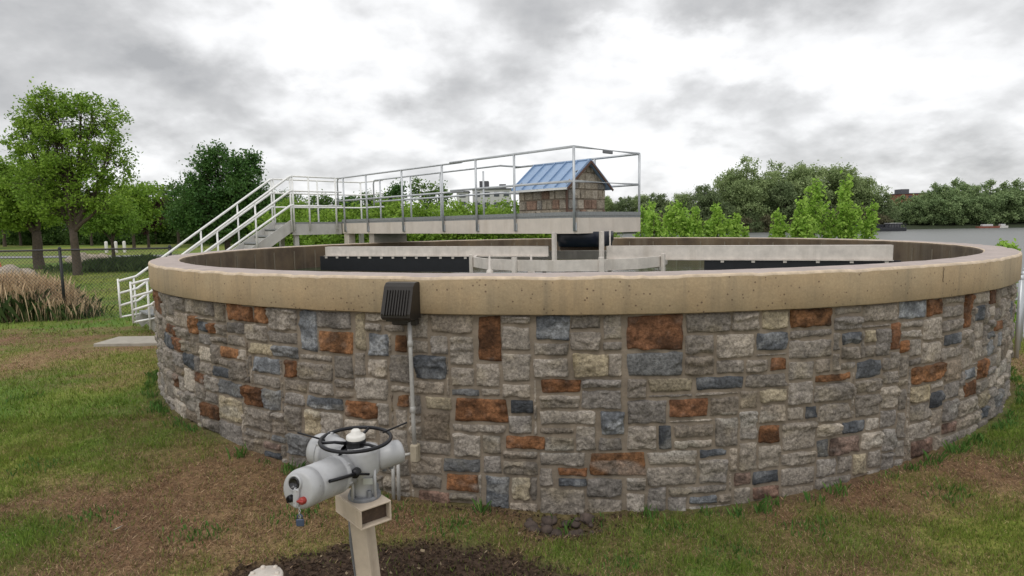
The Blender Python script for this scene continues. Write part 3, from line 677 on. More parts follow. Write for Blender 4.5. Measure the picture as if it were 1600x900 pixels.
# bolts round the covers
for i in range(6):
    m = MB(); t = rad(60 * i + 20); q = a0 + ax * (ln * .30) + (X * math.cos(t) + Yv * math.sin(t)) * .086; m.lathe([(.007, -.008), (.007, .012), (.001, .012)], q, ax, 6); m.build('cover_bolt', MT['act'], act)
for i in range(6):
    m = MB(); t = rad(60 * i + 20); Xd = dx.cross(Z).normalized(); Yd = Xd.cross(dx); q = d0 + dx * .105 + (Xd * math.cos(t) + Yd * math.sin(t)) * .09; m.lathe([(.008, -.014), (.008, .016), (.001, .016)], q, dx, 6); m.build('cover_bolt', MT['act'], act)
# handwheel
hw = A(556, 686); tilt = Vector((.02, -.02, 1)).normalized()
m = MB(); hx = tilt.cross(Vector((0, 1, 0))).normalized(); hy = tilt.cross(hx)
m.tube([hw + hx * math.cos(t) * .168 + hy * math.sin(t) * .168 for t in [k * 2 * math.pi / 48 for k in range(48)]], .0095, 8, closed=True)
wheel = m.build('handwheel', MT['blackiron'], act)
for a in (20, 140, 260):
    m = MB(); t = rad(a); d = hx * math.cos(t) + hy * math.sin(t)
    m.tube([hw + d * .03 - tilt * .02, hw + d * .10 - tilt * .004, hw + d * .165], [.010, .0075, .007], 8); m.build('spoke', MT['blackiron'], wheel)
m = MB(); m.lathe([(.001, .0), (.046, .0), (.048, -.006), (.046, -.04), (.052, -.045), (.052, -.06)], hw + tilt * .0, tilt, 28); m.build('handwheel_hub', MT['blackiron'], wheel)
m = MB(); m.lathe([(.046, .0), (.046, .016), (.038, .022), (.026, .024), (.022, .042), (.016, .047), (.001, .048)], hw + tilt * .002, tilt, 28); m.build('indicator_cap', MT['white'], act)
for (p0, p1) in (((508, 688), (465, 676)), ((598, 676), (636, 660))):
    m = MB(); m.tube([A(*p0), A(*p1)], .0045, 6); m.build('wheel_rod', MT['blackiron'], act)
m = MB(); q = A(575, 752, -.075); m.box(q, (.045, .004, .03)); m.build('nameplate', MT['silver'], act)
# declutch lever
lh = A(556, 739, -.11); m = MB(); m.lathe([(.001, .022), (.02, .022), (.022, .016), (.022, -.02)], lh, Vector((0, -1, .1)), 16); m.tube([lh + Vector((0, -.015, 0)), A(534, 747, -.24), A(515, 752, -.31)], [.009, .0085, .008], 8); m.tube([lh + Vector((0, -.01, 0)), A(577, 741, -.08)], .006, 6)
m.build('declutch_lever', MT['blackiron'], act)
# flange
fz = A(568, 735).z - .115; m = MB(); cf = Vector((A(568, 735).x, A(568, 735).y, fz))
m.lathe([(.001, .0), (.078, .0), (.08, -.006), (.08, -.016), (.078, -.022), (.001, -.022)], cf, Z, 32)
m.build('mounting_flange', MT['act_dark'], act)
for a in range(4):
    m = MB(); t = rad(35 + a * 90); q = cf + Vector((math.cos(t) * .062, math.sin(t) * .062, 0)); m.lathe([(.013, -.02), (.013, .028), (.010, .034), (.001, .034)], q, Z, 6); m.build('flange_bolt', MT['act_dark'], act)
# pedestal: square tube head on a square post
hd = cf - Z * (.022 + .045); ped = thing('pedestal', 'beige steel post with hollow square tube head carrying the actuator', 'pedestal', (cf.x, cf.y, 0))
tdir = Vector((.62, -.72, 0)).normalized(); tsid = Vector((tdir.y, -tdir.x, 0)); TL, TW, TH, wt = .27, .165, .10, .009
m = MB(); cen = hd + Vector((-.01, -.0, 0))
for off, sz in (((0, 0, TH / 2 - wt / 2), (TL, TW, wt)), ((0, 0, -TH / 2 + wt / 2), (TL, TW, wt)), ((0, TW / 2 - wt / 2, 0), (TL - .001, wt, TH - 2 * wt)), ((0, -TW / 2 + wt / 2, 0), (TL - .001, wt, TH - 2 * wt))):
    m.box(cen + tdir * off[0] + tsid * off[1] + Z * off[2], sz, (tdir, tsid, Z), bevel=.002)
m.build('tube_head', MT['post'], ped)
m = MB(); m.box(cen + tdir * .0, (TL - .07, TW - 2 * wt - .004, TH - 2 * wt - .004), (tdir, tsid, Z)); m.build('tube_shade_block', MT['rust_brown'], ped)  # added dark block: shade of the hollow inside, given as rusty colour
pt = cen - Z * (TH / 2) + Vector((-.01, 0, 0)); pb = Vector((pt.x + .07, pt.y - .02, -.1)); pax = (pb - pt).normalized(); px_ = Vector((math.cos(rad(-18)), math.sin(rad(-18)), 0)); py_ = pax.cross(px_).normalized(); px_ = py_.cross(pax).normalized()
m = MB(); m.box((pt + pb) / 2, (.088, .088, (pt - pb).length), (px_, py_, pax), bevel=.006); m.build('square_post', MT['post'], ped)
m = MB(); q0 = pt + Vector((-.062, .03, 0)); m.tube([q0 + Z * .02, q0 + Vector((0, 0, -.15)), Vector((q0.x + .03, q0.y, .3)), Vector((q0.x + .06, q0.y, -.1))], .012, 8); m.build('cable_pipe', MT['act_dark'], ped)

# short capped riser pipe at the lower left
rp = Vector(atY(414, 897, 2.6)); ris = thing('riser_pipe', 'short beige capped pipe standing out of the dark soil beside the post', 'pipe', (rp.x, rp.y, 0))
m = MB(); m.tube([(rp.x, rp.y, -.05), (rp.x, rp.y, rp.z - .03)], .062, 24); m.build('pipe', MT['post'], ris)
m = MB(); m.lathe([(.074, -.05), (.076, -.012), (.070, .0), (.001, .004)], rp, Z, 28)
m.build('cap', MT['skim'], ris)
for i in range(6):
    m = MB(); t = rad(60 * i); m.lathe([(.010, 0), (.010, .010), (.001, .010)], rp + Vector((math.cos(t) * .055, math.sin(t) * .055, 0)), Z, 6); m.build('cap_bolt', MT['beam'], ris)

# ------------------------------------------------------------------ bridge, landing, stairs
DZ, RH, PR = 2.30, 1.07, .021
A0 = Vector((-4.17, 15.49, 0)); B0 = Vector((1.13, 9.90, 0)); LB = (B0 - A0).dot(U)
def fr(u, n, z=0.0): return A0 + U * u + NN * n + Z * z
bridge = thing('walkway_bridge', 'beige steel walkway bridge with grey pipe handrails reaching over the tank', 'bridge', (A0.x, A0.y, DZ))
PL = 3.05                                            # the wider platform starts this far before the end
NB, NE, WB, WP = 0.0, -.10, 1.02, 1.58
m = MB()
m.box(fr((LB - PL) / 2, NB + .02, DZ - .155), (LB - PL, .04, .25), (U, NN, Z)); m.box(fr(LB - PL / 2, NE + .02, DZ - .155), (PL, .04, .25), (U, NN, Z))
m.build('girder', MT['beam'], bridge)
m = MB(); m.box(fr((LB - PL) / 2, WB - .02, DZ - .155), (LB - PL, .04, .25), (U, NN, Z)); m.box(fr(LB - PL / 2, WP - .02, DZ - .155), (PL, .04, .25), (U, NN, Z)); m.build('girder', MT['beam'], bridge)
m = MB(); m.box(fr(LB - .021, (NE + WP) / 2, DZ - .155), (.04, WP - NE - .084, .248), (U, NN, Z)); m.build('end_beam', MT['beam'], bridge); m = MB(); m.box(fr(LB - PL + .021, (NE + WP) / 2, DZ - .155), (.04, WP - NE - .084, .246), (U, NN, Z)); m.build('end_beam', MT['beam'], bridge)
m = MB(); m.box(fr((LB - PL) / 2, WB / 2, DZ - .012), (LB - PL, WB - .002, .034), (U, NN, Z)); m.box(fr(LB - PL / 2, (NE + WP) / 2, DZ - .012), (PL - .004, WP - NE - .002, .034), (U, NN, Z)); m.build('deck', MT['deck'], bridge)
m = MB()
for a, b, n in ((0, LB - PL, NB), (LB - PL, LB, NE)): m.box(fr((a + b) / 2, n - .004, DZ + .035), (b - a, .006, .06), (U, NN, Z))
for a, b, n in ((0, LB - PL, WB), (LB - PL, LB, WP)): m.box(fr((a + b) / 2, n + .004, DZ + .035), (b - a, .006, .06), (U, NN, Z))
m.box(fr(LB + .004, (NE + WP) / 2, DZ + .035), (.006, WP - NE, .06), (U, NN, Z)); m.build('toe_plate', MT['deck'], bridge)
def u_of(px, n):                                     # distance along the bridge seen at this column
    k = (px - 800) / F / _c; P = A0 + NN * n        # X = k*Y (pitch and roll small)
    return (k * P.y - P.x) / (U.x - k * U.y)
near_posts = [(u_of(p, NB), NB) for p in (545, 580, 635, 697)] + [(u_of(749, NE), NE), (u_of(808, NE), NE), (LB - .05, NE)]
def post(mb, u, n, zb=-.24, r=PR): mb.tube([fr(u, n, DZ + zb), fr(u, n, DZ + RH)], r, 8)
for (u, n) in near_posts:
    m = MB(); post(m, u, n - .03); o = m.build('rail_post', MT['alu'], bridge)
    m = MB(); m.box(fr(u, n - .012, DZ - .17), (.075, .016, .13), (U, NN, Z), bevel=.004); m.build('post_bracket', MT['alu'], o)
far_posts = [(u_of(598, WB), WB), (u_of(645, WB), WB), (u_of(691, WB), WB), (u_of(757, WP), WP), (u_of(845, WP), WP), (u_of(928, WP), WP), (LB - .05, WP)]
for (u, n) in far_posts:
    m = MB(); post(m, u, n + .03); m.build('rail_post', MT['alu'], bridge)
def rail(name, pts, r=PR * .95, mt=None, parent=bridge):
    m = MB(); m.tube(pts, r, 8); return m.build(name, mt or MT['alu'], parent)
s0 = u_of(536, NB); e0 = LB - PL + .12; sf = u_of(588, WB)
for n, s_, a, b in ((NB - .03, 0, s0, e0), (WB + .03, 1, sf, e0)):
    xt_ = [fr(LB - PL + .02, WP + .03, DZ + RH)] if s_ else []
    rail('handrail', [fr(a, n, DZ + .42), fr(a, n, DZ + RH - .09), fr(a + .03, n, DZ + RH - .02), fr(a + .09, n, DZ + RH), fr(b - .1 * s_, n, DZ + RH)] + xt_)
    rail('mid_rail', [fr(a, n, DZ + .52), fr(b - .1 * s_, n, DZ + .52)] + [p - Z * .55 for p in xt_])
c0 = LB - PL - .12
rail('handrail', [fr(c0, NE - .03, DZ + RH), fr(LB - .05, NE - .03, DZ + RH), fr(LB - .05, WP + .03, DZ + RH), fr(c0, WP + .03, DZ + RH)], PR)
rail('mid_rail', [fr(c0, NE - .03, DZ + .54), fr(LB - .05, NE - .03, DZ + .54), fr(LB - .05, WP + .03, DZ + .54), fr(c0, WP + .03, DZ + .54)])
m = MB(); m.box(fr(LB - .05, .72, DZ + RH - .03), (.02, .26, .055), (U, NN, Z), bevel=.006); m.build('name_plate', MT['act_dark'], bridge)
m = MB(); m.box(fr(.12, .12, DZ - .42), (.22, .2, .30), (U, NN, Z), bevel=.02); m.build('support_block', MT['beam'], bridge)
# bearing under the bridge on the tank rim
ub = 0
for q in np.arange(0, 3, .01):
    P = fr(q, .5)
    if math.hypot(P.x - CX, P.y - CY) < R - .17: ub = q; break
m = MB(); m.box(fr(ub, .5, (DZ - .28 + RIM) / 2), (.22, .9, DZ - .28 - RIM + .002), (U, NN, Z)); m.build('bearing_plinth', MT['slab'], bridge)

# landing
LN, LD = -1.27, 1.05                                 # along -NN from the bridge, and depth away from the tank
land_ = thing('stair_landing', 'grey steel landing with white three-bar railing between the stairs and the bridge', 'landing', tuple(fr(-.5, -.1, 0)))
m = MB(); m.box(fr(-LD / 2, (LN + 1.2) / 2, DZ - .01), (LD - .004, 1.2 - LN - .004, .04), (U, NN, Z)); m.build('deck', MT['deck'], land_)
m = MB(); m.box(fr(-.02, (LN + .0) / 2 - .01, DZ - .15), (.03, -LN - .02, .28), (U, NN, Z)); m.box(fr(-LD + .02, (LN + 1.2) / 2, DZ - .15), (.03, 1.2 - LN, .24), (U, NN, Z)); m.box(fr(-LD / 2, LN + .02, DZ - .15), (LD - .08, .03, .24), (U, NN, Z)); m.build('edge_beam', MT['beam_grey'], land_)
for (u, n) in ((-.12, LN + .12), (-LD + .12, LN + .12), (-.12, 1.05), (-LD + .12, 1.05)):
    m = MB(); P = fr(u, n); m.box((P.x, P.y, (DZ - .28) / 2 - .05), (.1, .1, DZ - .18), (U, NN, Z)); m.build('leg', MT['beam_grey'], land_)
def lrail(segs, parent, mt):
    for name, pts in segs: rail(name, pts, PR, mt, parent)
AW = MT['alu_white']
for n in (LN + .03, LN + .42, -.16): rail('rail_post', [fr(.02, n, DZ - .2), fr(.02, n, DZ + RH)], PR, AW, land_)
for k, h in enumerate((RH, .73, .39)): rail('handrail' if k == 0 else 'mid_rail', [fr(.02, LN + .03, DZ + h), fr(.02, .0, DZ + h)], PR * .9, AW, land_)
for n in (LN + .03, -.1, 1.15): rail('rail_post', [fr(-LD, n, DZ - .2), fr(-LD, n, DZ + RH)], PR, AW, land_)
for k, h in enumerate((RH, .73, .39)): rail('handrail' if k == 0 else 'mid_rail', [fr(-LD, LN + .03, DZ + h), fr(-LD, 1.15, DZ + h), fr(.0, 1.2, DZ + h)], PR * .9, AW, land_)

# stairs going down towards the left of the tank
RUN, zbm = 3.05, .30; RISE = DZ - zbm; NS = 12
stairs = thing('staircase', 'grey metal staircase with white three-bar handrails behind the left side of the tank', 'staircase', tuple(fr(-.5, LN - RUN, 0)))
def stp(u, d, z): return fr(u, LN - d, z)
for u in (-.03, -LD + .05):
    sd_ = (stp(0, RUN, 0) - stp(0, 0, 0) + Z * -RISE).normalized(); yv = U; zv = sd_.cross(yv).normalized(); cen = stp(u, RUN / 2, DZ - RISE / 2 - .06)
    m = MB(); m.box(cen, (math.hypot(RUN, RISE) + .1, .03, .24), (sd_, yv, zv)); m.build('stringer', MT['beam_grey'], stairs)
for i in range(NS):
    m = MB(); m.box(stp(-LD / 2 + .01, (i + .5) * RUN / NS, DZ - (i + 1) * RISE / (NS + 1)), (LD - .1, RUN / NS + .03, .035), (U, NN, Z)); m.build('tread', MT['deck'], stairs)
for i in range(NS):
    if i == 0: m = MB()
    m.box(stp(-LD / 2 + .01, i * RUN / NS + .012, DZ - (i + .5) * RISE / (NS + 1) - .02), (LD - .12, .006, RISE / (NS + 1) - .04), (U, NN, Z))
m.build('riser_plate', MT['beam_grey'], stairs)
for u in (.02, -LD):
    for k, h in enumerate((RH, .74, .41)):
        hb = .84 * h / RH; e = .34
        rail('handrail' if k == 0 else 'mid_rail', [stp(u, -.03, DZ + h), stp(u, .05, DZ + h - .02), stp(u, RUN, zbm + hb + .06), stp(u, RUN + e, zbm + hb - .02)], PR * 1.25, AW, stairs)
    rail('base_rail', [stp(u, RUN - .1, zbm + .1), stp(u, RUN + e, zbm + .06)], PR, AW, stairs)
    for d in (0.03, .86, 1.7, 2.5): 
        z = DZ - RISE * d / RUN; rail('rail_post', [stp(u, d, z - .2), stp(u, d, z + RH - (RH - .87) * d / RUN)], PR, AW, stairs)
    for d in (RUN + .05, RUN + e): rail('rail_post', [stp(u, d, zbm - .12 if d < RUN + .2 else zbm + .04), stp(u, d, zbm + .87)], PR, AW, stairs)

# ------------------------------------------------------------------ little stone house on the platform
KC = Vector((.93, 10.40, 0)); LS, WS = 1.13, 1.0; WZ = DZ + .006
house = thing('stone_hut', 'small stone clad hut with blue metal gable roof on the end of the bridge', 'hut', (KC.x - U.x * .5 + NN.x * .5, KC.y - U.y * .5 + NN.y * .5, WZ))
EZ, AZ = 2.845, 3.235
def hp(l, w, z): return KC - U * l + NN * w + Z * z          # l back along the bridge, w across
m = MB(); m.add([hp(0, 0, WZ), hp(0, WS, WZ), hp(0, WS, EZ), hp(0, WS / 2, AZ - .02), hp(0, 0, EZ), hp(LS, 0, WZ), hp(LS, WS, WZ), hp(LS, WS, EZ), hp(LS, WS / 2, AZ - .02), hp(LS, 0, EZ)],
                 [(0, 1, 2, 3, 4), (9, 8, 7, 6, 5), (0, 4, 9, 5), (1, 6, 7, 2), (0, 5, 6, 1)]); m.build('mortar_wall', MT['mortar'], house)
def hut_stones(org, ax_s, out, length, top, name, seed):
    r = random.Random(seed); V, Fc, Cc, b = [], [], [], 0; z = WZ
    while z < AZ - .05:
        h = r.choice((.11, .14, .17)); s = 0.0
        while s < length - .02:
            w = min(r.choice((.12, .16, .20, .26)), length - s)
            if length - s - w < .06: w = length - s
            zt = z + h
            tl, tr = top(s + .006), top(s + w - .006)
            if min(tl, tr) < zt:
                if max(tl, tr) < z + .03: s += w; continue
            q = [(s + .006, z + .005), (s + w - .006, z + .005), (s + w - .006, max(z + .006, min(zt - .005, tr - .004))), (s + .006, max(z + .006, min(zt - .005, tl - .004)))]
            cx_, cz_ = sum(p[0] for p in q) / 4, sum(p[1] for p in q) / 4; d = r.uniform(.014, .026)
            vv = [org + ax_s * a + Z * bz - out * .004 for a, bz in q] + [org + ax_s * (cx_ + (a - cx_) * .86) + Z * (cz_ + (bz - cz_) * .84) + out * (d + r.uniform(-.005, .005)) for a, bz in q]
            V += vv; Fc += [(b + 4, b + 5, b + 6, b + 7)] + [(b + i, b + (i + 1) % 4, b + 4 + (i + 1) % 4, b + 4 + i) for i in range(4)]; b += 8
            k = r.random(); base = (.36, .31, .24) if k < .5 else ((.40, .35, .28) if k < .72 else ((.25, .165, .12) if k < .86 else (.27, .25, .22)))
            cc = tuple(np.array(base) * r.uniform(.8, 1.15)); Cc += [cc] * 8; s += w
        z += h
    mb = MB(); mb.v = [tuple(p) for p in V]; mb.f = Fc; mb.mi = [0] * len(Fc); mb.smooth = [False] * len(Fc); mb.c = Cc; mb.n = b
    return mb.build(name, MT['stone'], house)
hut_stones(hp(0, 0, 0), -U, -NN, LS, lambda s: EZ, 'stone_cladding', 1); hut_stones(hp(0, WS, 0), -U, NN, LS, lambda s: EZ, 'stone_cladding', 2)
gab = lambda s: EZ + (AZ - .02 - EZ) * (1 - abs(s - WS / 2) / (WS / 2))
hut_stones(hp(0, 0, 0), NN, U, WS, gab, 'stone_cladding', 3); hut_stones(hp(LS, 0, 0), NN, -U, WS, gab, 'stone_cladding', 4)
m = MB(); m.box(hp(-.02, -.02, (WZ + EZ) / 2), (.03, .03, EZ - WZ - .02), (U, NN, Z)); m.build('corner_trim', MT['brown'], house)
OV = .10; e_dz = (AZ - EZ) / (WS / 2)
rf = None
for s_ in (-1, 1):
    def rp_(l, q, lift): return hp(l, WS / 2 + s_ * q, AZ - e_dz * q + lift)
    m = MB(); q1 = WS / 2 + OV
    m.add([rp_(-OV, 0, .01), rp_(LS + OV, 0, .01), rp_(LS + OV, q1, .01), rp_(-OV, q1, .01), rp_(-OV, 0, -.012), rp_(LS + OV, 0, -.012), rp_(LS + OV, q1, -.012), rp_(-OV, q1, -.012)], [(0, 1, 2, 3), (7, 6, 5, 4), (2, 6, 7, 3), (0, 3, 7, 4), (1, 5, 6, 2)])
    for i in range(6):
        l = -OV + .012 + i * (LS + 2 * OV - .024) / 5; a, b2 = rp_(l, .01, .025), rp_(l, q1, .025); dd = (b2 - a).normalized(); m.box((a + b2) / 2, ((b2 - a).length, .016, .03), (dd, U, dd.cross(U)))
    o = m.build('roof', MT['roof'], house)
m = MB(); m.tube([hp(-OV, WS / 2, AZ + .014), hp(LS + OV, WS / 2, AZ + .014)], .02, 6); m.build('ridge_cap', MT['roof'], house)
m = MB()
for s_ in (-1, 1):
    a, b2 = hp(-OV - .012, WS / 2, AZ - .02), hp(-OV - .012, WS / 2 + s_ * (WS / 2 + OV), AZ - e_dz * (WS / 2 + OV) - .02); dd = (b2 - a).normalized(); m.box((a + b2) / 2, ((b2 - a).length, .016, .035), (dd, U, dd.cross(U)))
m.build('barge_board', MT['brown'], house)
m = MB(); m.box(hp(LS / 2, -OV - .015, EZ - e_dz * OV - .015), (LS + 2 * OV, .03, .035), (U, NN, Z)); m.build('gutter', MT['alu_white'], house)

# ------------------------------------------------------------------ machinery inside the tank
CV = Vector((CX, CY, 0))
drive = thing('clarifier_drive', 'dark navy drive unit on white columns hanging under the bridge platform', 'drive unit', (CX, CY, 1.6))
dc = Vector(atY(914, 372, 10.55)); m = MB(); m.lathe([(.001, 2.045), (.47, 2.045), (.48, 2.03), (.48, 1.90), (.46, 1.87), (.45, 1.80), (.001, 1.80)], (dc.x, dc.y, 0), Z, 28); m.build('gear_housing', MT['navy'], drive)
for px in (866, 940):
    P = atY(px, 380, 9.95); m = MB(); m.box((P[0], P[1], 1.80), (.062, .062, .50), (U, NN, Z), bevel=.005); m.build('column', MT['skim'], drive)
m = MB(); P = atY(953, 380, 10.2); m.tube([(P[0], P[1], 1.6), (P[0], P[1], 2.06)], .012, 6); m.build('rod', MT['skim'], drive)
m = MB(); P = atY(908, 392, 10.6); m.lathe([(.001, 1.80), (.36, 1.80), (.36, 1.74), (.001, 1.74)], (P[0], P[1], 0), Z, 24); m.build('bearing_ring', MT['rust_brown'], drive)
well = thing('feedwell', 'pale steel ring of the centre feedwell inside the tank', 'feedwell', (CX, CY, 1.3))
wc2 = Vector(atY(888, 400, 10.47)); m = MB(); RW = 1.62
for r, z0, z1 in ((RW, 1.50, 1.66),):
    V = []; Fc = []; sg = 16
    for i in range(sg):
        t = 2 * math.pi * (i + .5) / sg; d = Vector((math.cos(t), math.sin(t), 0))
        for rr, z in ((r, z0), (r, z1), (r - .05, z1), (r - .05, z0)): V.append(Vector((wc2.x, wc2.y, 0)) + d * rr + Z * z)
    for i in range(sg):
        a, b2 = i * 4, ((i + 1) % sg) * 4
        for k in range(4): Fc.append((a + k, a + (k + 1) % 4, b2 + (k + 1) % 4, b2 + k))
    m.add(V, Fc)
m.build('ring_plate', MT['skim'], well)
for i in range(8):
    t = 2 * math.pi * (i + .25) / 8; c = Vector((wc2.x + math.cos(t) * (RW + .03), wc2.y + math.sin(t) * (RW + .03), 1.53)); m = MB(); m.box(c, (.05, .07, .34), (Vector((math.cos(t), math.sin(t), 0)), Vector((-math.sin(t), math.cos(t), 0)), Z), bevel=.004); m.build('bracket', MT['skim'], well)
for px in (765, 830):
    P = atY(px, 410, 9.3); m = MB(); m.lathe([(.06, 1.42), (.05, 1.50), (.02, 1.52), (.015, 1.70), (.001, 1.72)], (P[0], P[1], 0), Z, 10); m.build('spray_nozzle', MT['skim'], well)
# skimmer beam: two arms with rubber wipers
L0, L1, Mm = Vector((-3.52, 11.9, 0)), Vector((5.35, 8.78, 0)), None
bd = (L1 - L0).normalized(); bn = Vector((-bd.y, bd.x, 0)); TB = 1.80
def arm(a, b, label, flaps, fl_top, fl_bot, ovh, tabs, low):
    L_ = (b - a).length; t = thing('skimmer_arm', label, 'skimmer arm', tuple(a.lerp(b, .5) + Z * 1.5), 'skimmer arms inside the tank')
    m = MB(); m.box(a.lerp(b, .5) + Z * (TB - low / 2), (L_, .05, low), (bd, bn, Z), bevel=.004); m.box(a.lerp(b, .5) + Z * (TB + .004) + bn * .06, (L_, .17, .008), (bd, bn, Z)); m.box(a.lerp(b, .5) + Z * (TB - low - .006) + bn * -.02, (L_, .11, .010), (bd, bn, Z)); m.build('beam', MT['skim'], t)
    fa, fb = flaps; m = MB(); m.box(fa.lerp(fb, .5) + Z * ((fl_top + fl_bot) / 2) - bn * .04, ((fb - fa).length, .02, fl_top - fl_bot), (bd, bn, Z)); m.build('rubber_wiper', MT['black'], t)
    n = int(L_ * tabs)
    for i in range(n):
        q = fa.lerp(fb, (i + .6) / n) - bn * .055 + Z * (fl_top - .02); m = MB(); m.box(q, (.05, .015, .045), (bd, bn, Z), bevel=.003); m.build('clip', MT['skim'], t)
def on_arm(px, off=0.0):
    k = (px - 800) / F / _c; t = (k * L0.y - L0.x) / (bd.x - k * bd.y); return L0 + bd * t
arm(on_arm(512), on_arm(858), 'pale beam with deep black rubber wiper at the left side inside the tank', (on_arm(505), on_arm(738)), TB - .165, 1.36, 0, 3.1, .155)
arm(on_arm(948), on_arm(1393), 'pale beam with thin black rubber wiper at the right side inside the tank', (on_arm(1100), on_arm(1405)), TB - .205, 1.38, 0, 1.6, .20)

# ------------------------------------------------------------------ fences
def chain_fence(name, label, p0, p1, h, z0, pmat, wmat, tmat, sp=2.4, mesh=.06, wr=.0022, posts=None, pr=.03):
    p0, p1 = Vector(p0), Vector(p1); d = (p1 - p0); L_ = d.length; d.normalize(); f = thing(name, label, 'fence', tuple(p0.lerp(p1, .5) + Z * z0))
    ps = posts if posts else list(np.arange(0, L_ + .01, sp))
    for s_ in ps:
        P = p0 + d * s_; m = MB(); m.tube([P + Z * (z0 - .1), P + Z * (z0 + h + .03)], pr, 10); m.lathe([(pr * 1.15, 0), (pr * 1.15, .02), (pr * .6, .05), (.001, .06)], P + Z * (z0 + h + .02), Z, 10); m.build('fence_post', pmat, f)
    m = MB(); m.tube([p0 + Z * (z0 + h), p1 + Z * (z0 + h)], .021, 8); m.build('top_rail', tmat, f)
    V, Fc = [], []; b = 0; hh = h - .04; n = int((L_ + hh) / (mesh * 1.414))
    nrm = Vector((-d.y, d.x, 0))
    for sgn in (1, -1):
        for i in range(n):
            a = i * mesh * 1.414 - (hh if sgn > 0 else 0)
            s_a, s_b = a, a + hh
            za, zb = (0.0, hh) if sgn > 0 else (hh, 0.0)
            if s_a < 0: k = -s_a / hh; za = za + (zb - za) * k; s_a = 0
            if s_b > L_: k = (L_ - s_a) / max(s_b - s_a, 1e-6); zb = za + (zb - za) * k; s_b = L_
            if s_b - s_a < .02: continue
            A_, B2 = p0 + d * s_a + Z * (z0 + .02 + za) + nrm * .003 * sgn, p0 + d * s_b + Z * (z0 + .02 + zb) + nrm * .003 * sgn
            t = (B2 - A_).normalized(); q = t.cross(nrm).normalized() * wr; r_ = nrm * wr
            for P in (A_, B2): V += [tuple(P + q), tuple(P - q * .5 + r_), tuple(P - q * .5 - r_)]
            Fc += [(b, b + 1, b + 4, b + 3), (b + 1, b + 2, b + 5, b + 4), (b + 2, b, b + 3, b + 5)]; b += 6
    np_mesh('chain_link', np.array(V), np.array(Fc), wmat, parent=f)
    return f
ZF = float(gz(-11, 15.2))
chain_fence('chain_link_fence', 'black chain link fence across the lawn left of the tank', (-18.5, 14.3, 0), (-8.05, 15.05, 0), 1.74 - ZF, ZF, MT['fence'], MT['fence'], MT['fence_top'], posts=[7.77, 10.3, .3, 4.2], pr=.034, wr=.003)
chain_fence('silver_chain_fence', 'silver chain link fence at the right edge of the lawn by the river', (7.40, 9.0, 0), (8.6, 10.4, 0), 1.15, float(gz(7.4, 9.0)), MT['silver'], MT['silver'], MT['silver'], sp=.9, wr=.004, mesh=.07)

